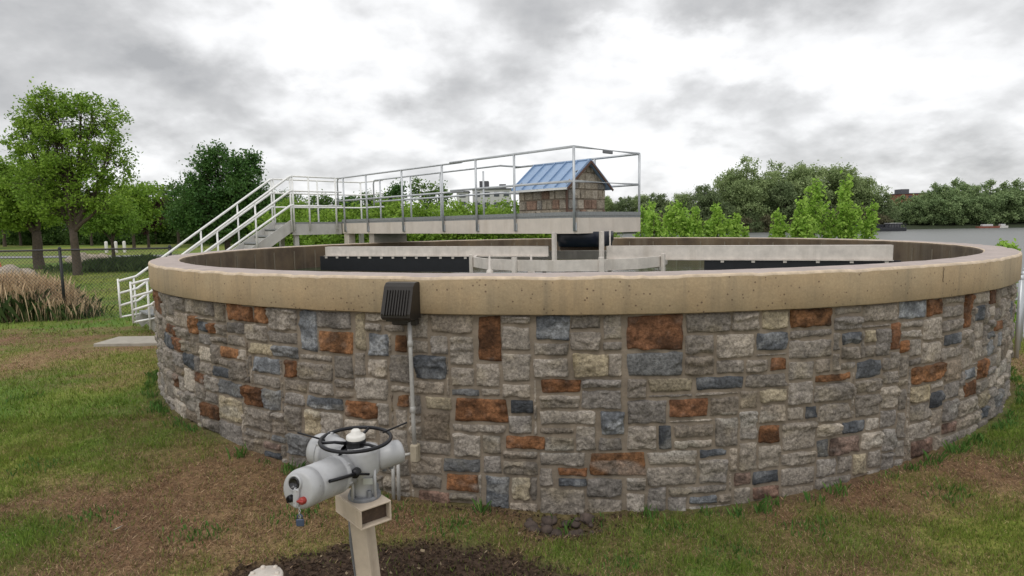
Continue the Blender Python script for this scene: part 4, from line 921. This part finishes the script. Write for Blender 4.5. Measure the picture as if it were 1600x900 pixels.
# ------------------------------------------------------------------ trees
def leaf_mesh(name, cents, lsize, cols, parent, r, flat=.35, mat=None):
    n = len(cents); d = r.normal(size=(n, 3)); d[:, 2] += flat * np.sign(r.random(n) - .2) * 1.6; d /= np.linalg.norm(d, axis=1)[:, None]
    a = np.cross(d, r.normal(size=(n, 3))); a /= np.linalg.norm(a, axis=1)[:, None]; b = np.cross(d, a)
    l = lsize * (.6 + .8 * r.random(n))[:, None]
    V = np.stack([cents - a * l * .5, cents + b * l * .30 + d * l * .08, cents + a * l * .55, cents - b * l * .30 + d * l * .08], 1).reshape(-1, 3)
    return np_mesh(name, V, np.arange(4 * n).reshape(-1, 4), mat or MT['leaf'], np.repeat(cols, 4, 0), parent=parent)
def tree(name, label, cat, x, y, trunk_h, trunk_r, lobes, cols, n_cl, cl_r, n_leaf, lsize, seed, group=None, z=None, fork=None, lean=0.0, hollow=.55, twigs=True, gaps=.0, limb=1.0):
    """lobes: (dx, dy, z above ground, rx, ry, rz); cols: two leaf colours"""
    r = np.random.default_rng(seed); g0 = float(gz(x, y)) if z is None else z
    t = thing(name, label, cat, (x, y, g0), group); base = Vector((x, y, g0))
    m = MB(); top = base + Vector((lean, 0, trunk_h))
    m.tube([base + Vector((0, 0, -.3)), base + Vector((0, 0, .05)), base.lerp(top, .35) + Vector((r.normal() * .04, 0, 0)), base.lerp(top, .7), top], [trunk_r * 1.5, trunk_r * 1.15, trunk_r, trunk_r * .92, trunk_r * .85], 10)
    vol = np.array([q[3] * q[4] * q[5] for q in lobes])**.75; vol /= vol.sum(); CC, CL = [], []
    for li, (dx, dy, dz, rx, ry, rz) in enumerate(lobes):
        lc = base + Vector((dx, dy, dz)); tgt = lc + Vector((0, 0, rz * .35))
        bend = top.lerp(tgt, .45) + Vector((0, 0, (tgt - top).length * -.04)) + Vector(r.normal(size=3)) * .06 * (tgt - top).length * .5
        limb_pts = [top - Vector((0, 0, trunk_h * .08)), top.lerp(bend, .5), bend, bend.lerp(tgt, .5) + Vector(r.normal(size=3)) * rx * .06, tgt]
        k0 = trunk_r * .62 * limb; m.tube(limb_pts, [k0, k0 * .8, k0 * .6, k0 * .4, k0 * .15], 7, cap=False)
        k = max(2, int(n_cl * vol[li])); u = r.normal(size=(k, 3)); u /= np.linalg.norm(u, axis=1)[:, None]
        rad_ = (hollow + (1 - hollow) * r.random(k))[:, None] * (.82 + .36 * r.random((k, 1)))
        P = np.array(lc) + u * rad_ * np.array([rx, ry, rz])
        if gaps > 0: P = P[fbm(P[:, 0] * .9 / max(cl_r, .3), P[:, 2] * .9 / max(cl_r, .3), seed * 1.0, 2) > gaps]
        CC.append(P)
        if twigs:
            for p in P[::1]:
                p = Vector(p); q = limb_pts[2].lerp(limb_pts[4], min(1, max(0, r.random() * 1.0))); mid = q.lerp(p, .5) + Vector((0, 0, -.06 * (p - q).length)) + Vector(r.normal(size=3)) * .05 * (p - q).length
                m.tube([q, mid, p], [k0 * .16, k0 * .10, k0 * .03], 4, cap=False)
    m.build('trunk', MT['bark'], t)
    P = np.concatenate(CC); k = len(P); cid = np.repeat(np.arange(k), n_leaf)
    rr = cl_r * (.6 + .8 * r.random(k)); off = r.normal(size=(k * n_leaf, 3)) * .52; cents = P[cid] + off * rr[cid][:, None] * np.array([1, 1, .85])
    ca, cb = np.array(cols[0]), np.array(cols[1]); mixv = np.clip(.5 + .45 * r.normal(size=k), 0, 1)[cid] * .7 + .3 * r.random(k * n_leaf)
    C = ca * (1 - mixv[:, None]) + cb * mixv[:, None]; C = C * (.78 + .44 * r.random((k * n_leaf, 1)))
    leaf_mesh('crown', cents, lsize, C, t, r)
    return t
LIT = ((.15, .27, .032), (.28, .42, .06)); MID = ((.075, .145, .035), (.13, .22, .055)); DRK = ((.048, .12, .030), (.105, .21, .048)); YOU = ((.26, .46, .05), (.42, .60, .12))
HAZE_LEAF = ((.23, .31, .13), (.36, .44, .20))  # distance haze mixed into the leaf colours of the far trees
def X_(px, Y): return (px - 800) / F / _c * Y
Yt = 30.0; xt = X_(134, Yt) - .3
tree('shade_tree', 'tall light green tree with open crown and forked dark trunk, tallest at the left', 'tree', xt, Yt, 2.2, .19,
     [(-.3, 0, 7.3, 1.5, 1.4, 1.2), (1.2, .3, 7.4, 1.3, 1.2, .9), (2.4, 0, 6.8, .75, .9, .8), (-1.9, 0, 6.3, 1.0, 1.2, 1.2), (.2, -.3, 5.6, 1.7, 1.5, 1.3), (1.9, .2, 5.2, 1.0, 1.2, 1.1), (-1.5, .2, 4.4, 1.5, 1.5, 1.1), (.9, 0, 3.9, 1.6, 1.4, .9), (-.6, -.2, 8.1, .9, .9, .6), (.9, 0, 8.1, .5, .6, .5), (-1.0, 0, 3.3, 1.2, 1.2, .7), (1.9, 0, 3.5, .9, 1.0, .7), (.4, -.5, 4.8, 1.3, 1.0, 1.0)], LIT, 700, .34, 62, .13, 21, gaps=.42, lean=-.05, limb=1.0)
Yt = 35; tree('shade_tree', 'broad leafy tree cut by the left edge of the picture, dark trunk behind the fence', 'tree', X_(66, Yt), Yt, 2.1, .26,
     [(-1.2, 0, 4.8, 2.3, 2, 1.6), (-2.6, 0, 3.6, 1.6, 1.8, 1.4), (.6, 0, 3.9, 1.4, 1.6, 1.2), (-1.0, 0, 3.0, 2.4, 2, .8)], LIT, 430, .45, 64, .16, 22, hollow=.35)
Yt = 46; tree('garden_tree', 'low bright yellow-green tree behind the tall tree trunk', 'tree', X_(182, Yt), Yt, 1.4, .12,
     [(0, 0, 3.4, 1.7, 1.6, 1.2), (.6, 0, 2.6, 1.9, 1.6, .9), (-1.2, 0, 2.7, 1.2, 1.2, .8)], ((.13, .24, .03), (.20, .33, .05)), 160, .42, 50, .17, 23, hollow=.4)
Yt = 44; tree('maple_tree', 'dense dark green tree standing behind the white stair railings', 'tree', X_(360, Yt), Yt, 1.2, .22,
     [(-.6, 0, 6.3, 1.5, 1.5, 1.5), (1.4, 0, 6.0, 1.3, 1.5, 1.3), (-1.2, -.3, 4.4, 2.0, 1.8, 1.4), (1.2, -.4, 4.2, 2.2, 2, 1.6), (-2.0, 0, 3.0, 1.9, 1.8, 1.3), (0, -.5, 2.6, 3.0, 2, 1.5), (2.6, 0, 3.8, 1.2, 1.5, 1.3), (-.4, 0, 7.4, .6, .6, .6), (2.0, 0, 6.9, .5, .6, .7)], DRK, 520, .48, 60, .19, 24, hollow=.35, gaps=.22)

# background treeline on the left park side: prototypes copied
def proto(name, cat, seed, h, w, cols, lsize, n_cl, n_leaf, label, group, x, y, tall=.25, hollow=.5):
    r = random.Random(seed); L_ = []
    for i in range(7):
        a = r.random() * 6.28; q = r.random()**.5 * .30 * w; zz = h * (tall + (1 - tall) * r.uniform(.25, .80)); L_.append((math.cos(a) * q, math.sin(a) * q, zz, w * r.uniform(.20, .32), w * r.uniform(.2, .32), h * r.uniform(.12, .2)))
    L_.append((0, 0, h * .82, w * .2, w * .2, h * .16)); L_.append((0, 0, h * .5, w * .42, w * .4, h * .2))
    if tall < .15: L_ += [(0, 0, h * .22, w * .46, w * .44, h * .17), (w * .2, 0, h * .12, w * .3, w * .3, h * .12), (-w * .2, 0, h * .12, w * .3, w * .3, h * .12)]
    return tree(name, label, cat, x, y, h * tall, h * .022, L_, cols, n_cl, w * .075, n_leaf, lsize, seed, group, twigs=False, hollow=hollow)
def put(src, label, x, y, rz, sc):
    c = copy_tree(src, (x, y, float(gz(x, y))), rz, sc); c['label'] = label; return c
G1 = 'trees along the far side of the park'
pa = proto('park_tree', 'tree', 31, 8.5, 7.5, MID, .30, 200, 34, 'rounded green tree at the far end of the park, left of the dark maple', G1, X_(285, 78), 78)
pb_ = proto('park_tree', 'tree', 32, 7.5, 8.0, LIT, .30, 200, 34, 'light green spreading tree far behind the fence between the trunks', G1, X_(215, 70), 70, tall=.3)
pc_ = proto('park_tree', 'tree', 33, 9.0, 7.0, DRK, .30, 200, 34, 'dark green tree far behind, at the left border of the picture', G1, X_(15, 84), 84)
purple = proto('plum_tree', 'tree', 34, 6.6, 4.5, ((.06, .025, .03), (.10, .045, .05)), .28, 130, 30, 'dark purple leaved tree in the distance right of the tall tree', None, X_(238, 72), 72)
# more of them: px, distance, source, rotation, scale, label
for i, (px, Yd, src, rz, sc, lb) in enumerate([
    (40, 88, pb_, 1.0, 1.0, 'light green tree far behind the broad left tree'), (95, 92, pa, 2.0, 1.05, 'rounded green tree far behind the tall tree trunk'), (150, 86, pc_, 3.0, .85, 'dark tree far behind, right of the tall trunk'),
    (195, 96, pa, 4.2, 1.0, 'green tree far behind the low yellow-green tree'), (250, 90, pb_, 5.1, .85, 'pale green tree far behind, beside the purple tree'), (312, 84, pb_, .5, 1.0, 'light tree peeping out left of the dark maple'),
    (345, 88, pa, 1.7, .9, 'tree hidden mostly behind the dark maple'), (430, 76, pc_, 2.6, .72, 'dark tree seen through the stair top railing'), (470, 70, pb_, 4.0, .72, 'light green tree seen through the landing railing'), (515, 72, pa, .9, .74, 'green tree behind the start of the bridge'),
    (-25, 76, pa, .3, 1.1, 'tree on the very left border beyond the path')]):
    put(src, lb, X_(px, Yd), Yd, rz, sc)
G8 = 'hedge shrubs closing the far side of the park'
hs = proto('hedge_shrub', 'shrub', 36, 4.2, 8.0, MID, .26, 260, 40, 'mid green hedge shrub at the far left end of the hedge', G8, X_(-20, 92), 92, tall=.05, hollow=.3)
for i, (px, sc, lb) in enumerate([(22, 1.0, 'hedge shrub between the path and the broad left tree'), (62, .95, 'hedge shrub behind the trunk of the broad left tree'), (100, 1.0, 'hedge shrub between the two left trunks'), (140, .9, 'hedge shrub behind the tall tree trunk'), (178, .95, 'hedge shrub behind the bollards'), (212, 1.0, 'hedge shrub right of the bollards'), (250, 1.05, 'hedge shrub under the purple tree'), (290, 1.0, 'hedge shrub left of the dark maple'),
    (330, 1.0, 'hedge shrub hidden behind the dark maple'), (372, 1.05, 'hedge shrub behind the upper stairs'), (412, 1.0, 'hedge shrub behind the stair top'), (452, 1.1, 'hedge shrub behind the landing'), (495, 1.1, 'hedge shrub behind the landing end'), (540, 1.1, 'hedge shrub behind the bridge start'), (585, 1.15, 'hedge shrub behind the second bridge post'), (630, 1.15, 'hedge shrub behind the middle of the bridge')]):
    put(hs, lb, X_(px, 92), 92, i * 1.3, sc)
for i, (px, Yd, src, rz, sc, lb) in enumerate([(548, 74, pc_, 1.2, .66, 'dark tree behind the bridge start'), (580, 80, pa, 2.2, .80, 'rounded tree behind the first bridge posts'), (450, 84, pa, 3.3, .86, 'rounded tree above the landing'), (400, 80, pb_, 3.9, .9, 'light tree behind the stair top')]): put(src, lb, X_(px, Yd), Yd, rz, sc)
G2 = 'leafy shrubs behind the tank'
sh = proto('bank_shrub', 'shrub', 41, 3.35, 4.2, LIT, .14, 330, 46, 'bright green shrub behind the bridge beside the start of the girder', G2, X_(560, 30), 30, tall=.08, hollow=.3)
for i, (px, Yd, rz, sc, lb) in enumerate([(455, 33, .4, 1.0, 'green shrub behind the landing beams'), (505, 31, 1.9, .95, 'green shrub behind the landing railing end'), (612, 32, 2.2, 1.1, 'green shrub behind the second bridge post'), (660, 29, 3.0, 1.0, 'green shrub under the small pale tree'),
    (705, 31, 4.1, 1.03, 'green shrub behind the middle of the bridge'), (752, 30, 5.2, .98, 'green shrub behind the platform corner'), (800, 33, .2, 1.05, 'green shrub left of the stone hut'), (850, 31, 1.2, .95, 'green shrub hidden behind the stone hut'), (905, 30, 2.7, .9, 'green shrub beneath the hut platform'), (960, 31, 3.6, .92, 'green shrub beneath the right end of the platform')]):
    put(sh, lb, X_(px, Yd), Yd, rz, sc)
tree('small_tree', 'small pale leaved tree rising above the middle of the bridge rail', 'tree', X_(676, 34), 34, 1.5, .06, [(-.5, 0, 4.1, .65, .6, .75), (.5, 0, 3.8, .8, .6, .6), (0, 0, 3.0, .9, .8, .8)], ((.10, .18, .045), (.2, .3, .09)), 70, .28, 36, .14, 51, hollow=.3)
tree('small_tree', 'dark slim tree above the bridge rail, left of the pale tree', 'tree', X_(618, 52), 52, 1.5, .1, [(0, 0, 4.0, 1.2, 1, 1.1), (.3, 0, 5.0, .7, .7, .8), (-.9, 0, 3.2, 1.1, 1, .9)], DRK, 90, .45, 40, .22, 52, hollow=.3)
# young shoots between tank and river: clumps of upright leafy stems
def shoots(name, label, px0, tops, Yd, seed, group=None):
    """tops: (px, py of tip, spread px)"""
    r = np.random.default_rng(seed); x0 = X_(px0, Yd); g0 = min(float(gz(x0, Yd)), .0); g0 = max(g0, -1.6)
    t = thing(name, label, 'sapling', (x0, Yd, g0), group); m = MB(); CC = []
    for (px, py, sp_) in tops:
        P = Vector(atY(px, py, Yd + r.normal() * .3)); b = Vector((x0 + (P.x - x0) * .9, Yd + r.normal() * .1, g0 - .1)); H_ = P.z - b.z
        mid = b.lerp(P, .5) + Vector(((P.x - x0) * .12, 0, 0)); m.tube([b, mid, P], [.03, .02, .006], 6)
        n = int(H_ * 15); s = .25 + .75 * (np.arange(n) + r.random(n)) / n; w = sp_ / F * Yd * .34 * (1.1 - s * .75)
        for q, ww in zip(s, w):
            c = b.lerp(mid, q * 2) if q < .5 else mid.lerp(P, q * 2 - 1); a = r.random() * 6.28; e_ = Vector((c.x + math.cos(a) * ww, c.y + math.sin(a) * ww, c.z + ww * .5)); m.tube([c, e_], [.006, .003], 4); CC.append(tuple(e_))
    m.build('stem', MT['bark'], t); CC = np.array(CC); k = 15; cid = np.repeat(np.arange(len(CC)), k); cents = CC[cid] + r.normal(size=(len(cid), 3)) * np.array([.055, .055, .085])
    mixv = np.clip(r.random(len(CC))[cid] * .7 + .35 * r.random(len(cid)), 0, 1)[:, None]; C = np.array((.23, .42, .05)) * (1 - mixv) + np.array(YOU[1]) * mixv
    leaf_mesh('leaves', cents, .12, C, t, r, .2); return t
G3 = 'bright saplings on the bank'
shoots('sapling', 'largest bright green sapling clump with two tall spires against the dark trees', 1290, [(1277, 286, 40), (1268, 300, 34), (1322, 282, 38), (1318, 296, 40), (1253, 316, 40), (1301, 335, 36), (1338, 325, 34), (1285, 325, 50), (1325, 330, 44), (1362, 322, 26), (1350, 345, 30)], 19.5, 61, G3)
shoots('sapling', 'narrow bright green shoot just left of the tallest sapling clump', 1220, [(1218, 334, 26), (1226, 352, 30), (1210, 354, 24)], 19.8, 62, G3)
shoots('sapling', 'low bright green shoots at the left foot of the tallest sapling', 1252, [(1246, 340, 30), (1262, 342, 32), (1255, 350, 36)], 19.0, 63, G3)
shoots('sapling', 'loose pale green sapling right of the platform end', 1058, [(1057, 318, 42), (1046, 335, 44), (1070, 332, 40), (1078, 345, 36)], 20.5, 64, G3)
shoots('sapling', 'slim bright sapling third from the platform end', 1092, [(1091, 328, 30), (1090, 345, 38), (1104, 350, 28)], 20.0, 65, G3)
shoots('sapling', 'bright sapling with a single tall spire between two shorter ones', 1121, [(1120, 322, 32), (1122, 335, 42), (1135, 346, 32), (1108, 350, 30)], 19.6, 66, G3)
shoots('sapling', 'short bright shoot standing alone in front of the dark shrubs', 1152, [(1151, 338, 22), (1148, 352, 28), (1163, 358, 16)], 20.0, 67, G3)
shoots('sapling', 'olive green sapling partly hidden by the platform corner', 1018, [(1015, 320, 34), (1022, 335, 44), (1005, 330, 40), (1030, 348, 34)], 22, 68, G3)
shoots('sapling', 'tiny green sprig beyond the right end of the tank rim', 1570, [(1566, 383, 22), (1580, 384, 20), (1573, 386, 24)], 15.5, 69, G3)

# far shore
G4 = 'big trees on the wooded point across the water'
fa = proto('cottonwood_tree', 'tree', 71, 27, 20, HAZE_LEAF, .75, 420, 44, 'tallest rounded tree at the left end of the wooded point', G4, X_(1172, 232), 236, tall=.04)
fb_ = proto('cottonwood_tree', 'tree', 72, 24, 22, HAZE_LEAF, .75, 420, 44, 'broad tree in the middle of the wooded point', G4, X_(1262, 232), 238, tall=.04)
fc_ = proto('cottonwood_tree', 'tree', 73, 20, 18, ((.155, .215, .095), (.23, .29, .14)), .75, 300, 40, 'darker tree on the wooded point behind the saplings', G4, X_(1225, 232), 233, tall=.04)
for i, (px, Yd, src, rz, sc, lb) in enumerate([(1150, 244, fb_, 1, .93, 'tree leaning over the left shoulder of the point'), (1205, 246, fa, 2, .95, 'tall tree just right of the tallest one'), (1240, 250, fa, 3.1, .93, 'rounded tree behind the left sapling spire'), (1290, 246, fb_, 4, 1.0, 'high tree above the right sapling spire'),
    (1322, 244, fa, 5, .82, 'tree where the skyline of the point starts to fall'), (1345, 242, fb_, .6, .80, 'tree on the falling right shoulder of the point'), (1368, 238, fc_, 1.5, .76, 'last large tree at the right end of the point'), (1384, 236, fc_, 2.4, .52, 'small tree at the tip of the point above the barge'),
    (1095, 236, fc_, 3.3, .85, 'separate rounded tree left of the point'), (1112, 240, fc_, .2, .70, 'tree filling the gap left of the tallest trees'), (1060, 244, fb_, 4.4, .58, 'lower tree behind the pale sapling'), (1030, 246, fc_, 5.5, .72, 'low tree right behind the platform end'), (1004, 250, fb_, .8, .58, 'low tree seen past the platform end rail'),
    (975, 248, fc_, 1.6, .66, 'low tree behind the end of the bridge rail'), (945, 252, fb_, 2.5, .58, 'low tree behind the right side of the hut'), (1128, 232, fc_, 4.1, .62, 'dark bushy tree at the waterline left of the point'), (1175, 230, fc_, 5.0, .5, 'bushy tree at the waterline under the tallest tree')]):
    put(src, lb, X_(px, Yd), Yd, rz, sc)
G5 = 'brown and olive bushes along the water of the point'
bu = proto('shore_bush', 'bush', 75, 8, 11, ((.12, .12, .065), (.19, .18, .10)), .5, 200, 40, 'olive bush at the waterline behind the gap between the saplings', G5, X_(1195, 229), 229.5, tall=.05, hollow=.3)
for i, (px, Yd, rz, sc, lb) in enumerate([(1160, 229.5, 1, .9, 'olive bush left of the gap between the saplings'), (1240, 229.5, 2, 1.1, 'olive bush behind the left spire'), (1300, 230, 3, 1.2, 'olive bush between the two spires'), (1345, 230, 4, 1.25, 'brownish bush right of the tallest spire'), (1110, 230, 5, .8, 'olive bush behind the slim sapling'), (1070, 231, .7, .8, 'olive bush behind the pale sapling'), (1372, 231, 1.7, .9, 'bush at the tip of the point'), (1030, 232, 2.6, .9, 'bush behind the platform end')]):
    put(bu, lb, X_(px, Yd), Yd, rz, sc)
G6 = 'distant trees along the far bank'
fd = proto('bank_tree', 'tree', 81, 16, 16, ((.20, .29, .13), (.31, .40, .18)), .7, 330, 40, 'green tree on the far bank just right of the brick building', G6, X_(1452, 257), 257, tall=.02)  # leaf colours paled for haze here as well
r = random.Random(9)
far_l = ['just beyond the tip of the wooded point', 'under the brick building', 'right below the tall bare gap', 'left of the tallest far tree', 'forming the tallest bump of the far bank', 'right of the tallest bump', 'behind the pale roof', 'above the moored boats', 'near the right border', 'cut by the right border', 'one step left of the right border', 'at the water left of the boats']
for i, (px, sc) in enumerate([(1405, .72), (1425, .66), (1470, 1.0), (1484, 1.12), (1500, 1.0), (1520, .95), (1540, 1.08), (1560, 1.02), (1578, 1.06), (1598, 1.0), (1618, 1.05), (1440, .6)]):
    Yd = 256 + r.uniform(-1, 8); put(fd, 'distant green tree ' + far_l[i], X_(px, Yd), Yd, r.random() * 6, sc)
tag(strip('far_bank', [(X_(930, 224) + i * 9, 225.2 + 22 * float(ss(115, 190, np.array(X_(930, 224) + i * 9.)))) for i in range(22)], .5, MT['hull'], .02), kind='structure')

# barge and boats
bx = X_(1366, 214); brg = thing('barge', 'dark flat work barge moored at the tip of the wooded point', 'barge', (bx, 214, WATER_Z))
m = MB(); m.box((bx, 214, WATER_Z + .55), (17, 6, 1.3), bevel=.15); m.build('hull', MT['hull'], brg)
m = MB()
for i in range(18): m.box((bx - 8.2 + i * .96, 211.2, WATER_Z + 1.75), (.16, .16, 1.1))
m.box((bx, 211.2, WATER_Z + 2.3), (16.6, .14, .14)); m.box((bx - 1, 216, WATER_Z + 1.8), (12, .3, 1.1)); m.build('railing', MT['hull'], brg)
m = MB(); m.box((bx + 5.6, 214, WATER_Z + 1.9), (3.8, 3, 1.4), bevel=.1); m.build('deck_house', MT['dark_wall'], brg)
m = MB(); m.box((bx + 5.6, 214, WATER_Z + 2.68), (4.2, 3.4, .14)); m.build('roof', MT['pale_wall'], brg)
for px, w, lb in ((1540, 9, 'long low red-brown boat moored at the far bank'), (1562, 4, 'small white boat moored right of the long red-brown boat')):
    x = X_(px, 243); b_ = thing('moored_boat', lb, 'boat', (x, 243, WATER_Z), 'boats moored at the far bank'); m = MB()
    m.add([(x - w / 2, 242, WATER_Z - .2), (x + w / 2 - .8, 242, WATER_Z - .2), (x + w / 2, 242.9, WATER_Z + .9), (x + w / 2 - .8, 244, WATER_Z - .2), (x - w / 2, 244, WATER_Z - .2), (x - w / 2, 241.9, WATER_Z + .7), (x + w / 2 - 1, 241.9, WATER_Z + .75), (x + w / 2 - 1, 244.1, WATER_Z + .75), (x - w / 2, 244.1, WATER_Z + .7)], [(0, 1, 6, 5), (1, 2, 6), (2, 3, 7), (3, 4, 8, 7), (4, 0, 5, 8), (5, 6, 2, 7, 8)]); m.build('hull', MT['brick'] if w > 5 else MT['white'], b_)
    m = MB(); m.box((x - w * .1, 243, WATER_Z + 1.1), (w * .45, 1.4, .8), bevel=.1); m.build('cabin', MT['pale_wall'], b_)
# buildings
def building(name, label, x, y, w, d, h, wall, floors, cols_, z0, wmat, roofm=None, tops=()):
    b_ = thing(name, label, 'building', (x, y, z0)); m = MB(); m.box((x, y, z0 + h / 2), (w, d, h)); m.build('wall', wall, b_)
    for f_ in range(floors):
        for c_ in range(cols_):
            m = MB(); wx = x - w / 2 + w * (c_ + .5) / cols_; wz = z0 + h * (f_ + .55) / floors; m.box((wx, y - d / 2 - .03, wz), (w / cols_ * .55, .1, h / floors * .45)); m.build('window', wmat, b_)
    m = MB(); m.box((x, y, z0 + h + .2), (w + .6, d + .6, .4)); m.build('roof', roofm or MT['dark_wall'], b_)
    for (ox, tw, th_) in tops: m = MB(); m.box((x + ox, y, z0 + h + .4 + th_ / 2), (tw, d * .5, th_)); m.build('roof_plant', MT['dark_wall'], b_)
    return b_
Yb = 330; building('brick_building', 'red brick building showing above the far bank trees', X_(1414, Yb), Yb, 16, 12, 10.5, MT['brick'], 3, 5, 4.2, MT['window'], tops=((-4, 4, 2.2),))
Yb = 210; building('apartment_building', 'pale grey apartment block with dark top behind the bridge rail, left of the hut', X_(772, Yb), Yb, 12.5, 12, 10.0, MT['pale_wall'], 3, 4, 3.5, MT['window'], tops=((-2.6, 3.0, 2.6), (3.5, 2.2, 1.5)))
Yb = 200; building('pale_tower', 'slim pale building just left of the grey apartment block', X_(727, Yb), Yb, 3.6, 6, 9.4, MT['pale_wall'], 4, 1, 3.0, MT['window'])

# ------------------------------------------------------------------ left park: tall grass, rocks, benches, bollards
def grass_clump(name, label, x, y, w, d, h, n, seed, group=None, heads=True):
    r = np.random.default_rng(seed); g0 = float(gz(x, y)); t = thing(name, label, 'ornamental grass', (x, y, g0), group)
    def bl(n, h0, h1, spread, ca, cb, wid):
        px, py = x + r.normal(0, w / 2.4, n), y + r.normal(0, d / 2.4, n); k = np.exp(-((px - x) / (w * .62))**2) * (.5 + .9 * vn(px * 4, py * 4, 5.0)); hh = (h0 + (h1 - h0) * r.random(n)) * (.55 + .45 * k)
        a = r.random(n) * 6.283; ln = hh * spread * r.random(n); ox, oy = np.cos(a), np.sin(a); ww = wid * (.6 + .8 * r.random(n)); z = gz(px, py)
        q = r.random(n) * 3.14; cx_, cy_ = np.cos(q) * ww / 2, np.sin(q) * ww / 2
        P = np.stack([np.stack([px - cx_, py - cy_, z], 1), np.stack([px + cx_, py + cy_, z], 1), np.stack([px + ox * ln * .4 + cx_, py + oy * ln * .4 + cy_, z + hh * .7], 1), np.stack([px + ox * ln, py + oy * ln, z + hh], 1)], 1).reshape(-1, 3)
        return P, np.repeat(mixc(ca, cb, r.random(n)) * (.7 + .6 * r.random((n, 1))), 4, 0)
    P, C = bl(int(n * 1.2), .30 * h, .72 * h, .8, (.035, .065, .02), (.09, .135, .04), .014); np_mesh('foliage', P, np.arange(len(P)).reshape(-1, 4), MT['grass'], C, parent=t)
    if heads: P, C = bl(int(n * 1.0), .45 * h, h, .30, (.48, .35, .21), (.76, .60, .40), .005); np_mesh('seed_heads', P, np.arange(len(P)).reshape(-1, 4), MT['grass'], C, parent=t)
G7 = 'tall grass clumps behind the black fence'
grass_clump('tall_grass', 'tan topped tall grass clump cut by the left edge of the picture', X_(2, 15.3), 15.3, 1.2, .8, 1.15, 8000, 91, G7)
grass_clump('tall_grass', 'tan topped tall grass clump just left of the black fence post', X_(56, 15.4), 15.4, .95, .8, 1.1, 7000, 92, G7)
grass_clump('tall_grass', 'smaller tan and green grass clump just right of the black fence post', X_(108, 15.2), 15.2, .5, .5, .75, 2600, 93, G7)
def boulder(label, px, Yd, r_, seed):
    x = X_(px, Yd); m = MB(); rock(m, (x, Yd, float(gz(x, Yd)) + r_ * .2), r_, seed); o = m.build('boulder', MT['rock']); tag(o, label, 'boulder', 'pale boulders in the park')
for i, (px, Yd, r_, lb) in enumerate([(10, 26, .8, 'large pale boulder at the left border above the tall grass'), (38, 27, .6, 'pale boulder second from the left border'), (128, 41, .7, 'flat pale boulder left of the tall tree trunk'), (150, 42, .6, 'pale boulder just right of the tall tree trunk'), (164, 43, .55, 'pale boulder farthest right beyond the tall tree'), (24, 25, .5, 'small pale boulder between two larger ones')]): boulder(lb, px, Yd, r_, i * 7.7 + 2)
for px, lb in ((172, 'left white bollard beyond the tall tree'), (187, 'middle white bollard beyond the tall tree'), (200, 'right white bollard beyond the tall tree')):
    x = X_(px, 60); z0 = float(gz(x, 60)); b_ = MB(); b_.lathe([(.14, -.1), (.14, .95), (.11, 1.05), (.001, 1.08)], (x, 60, z0), Z, 12); tag(b_.build('bollard', MT['white']), lb, 'bollard', 'white bollards beyond the tall tree')
x = X_(4, 31); z0 = float(gz(x, 31)); bn_ = thing('orange_cone', 'orange traffic cone at the left border beside the path', 'traffic cone', (x, 31, z0)); m = MB(); m.lathe([(.17, .03), (.04, .62), (.001, .64)], (x, 31, z0), Z, 16); m.build('cone', MT['orange'], bn_); m = MB(); m.box((x, 31, z0 + .015), (.4, .4, .03)); m.build('base', MT['orange'], bn_)
# dark iris-like bed right of the tall tree, seen through the fence
grass_clump('ornamental_grass_bed', 'dark green reedy bed behind the fence near the left of the tank', X_(205, 34), 34, 3.6, 2.8, 1.05, 6000, 95, heads=False)
# fallen leaves and litter on the lawn
for px, py, lb in ((186, 856, 'curled white leaf lying on the brown lawn at the lower left'),):
    x, y, _ = atZ(px, py, .1); z = float(gz(x, y)); m = MB(); m.add([(x - .03, y, z + .02), (x, y - .018, z + .035), (x + .035, y + .01, z + .05), (x, y + .02, z + .02)], [(0, 1, 2, 3)]); tag(m.build('fallen_leaf', MT['white']), lb, 'leaf')
bpy.context.view_layer.update()
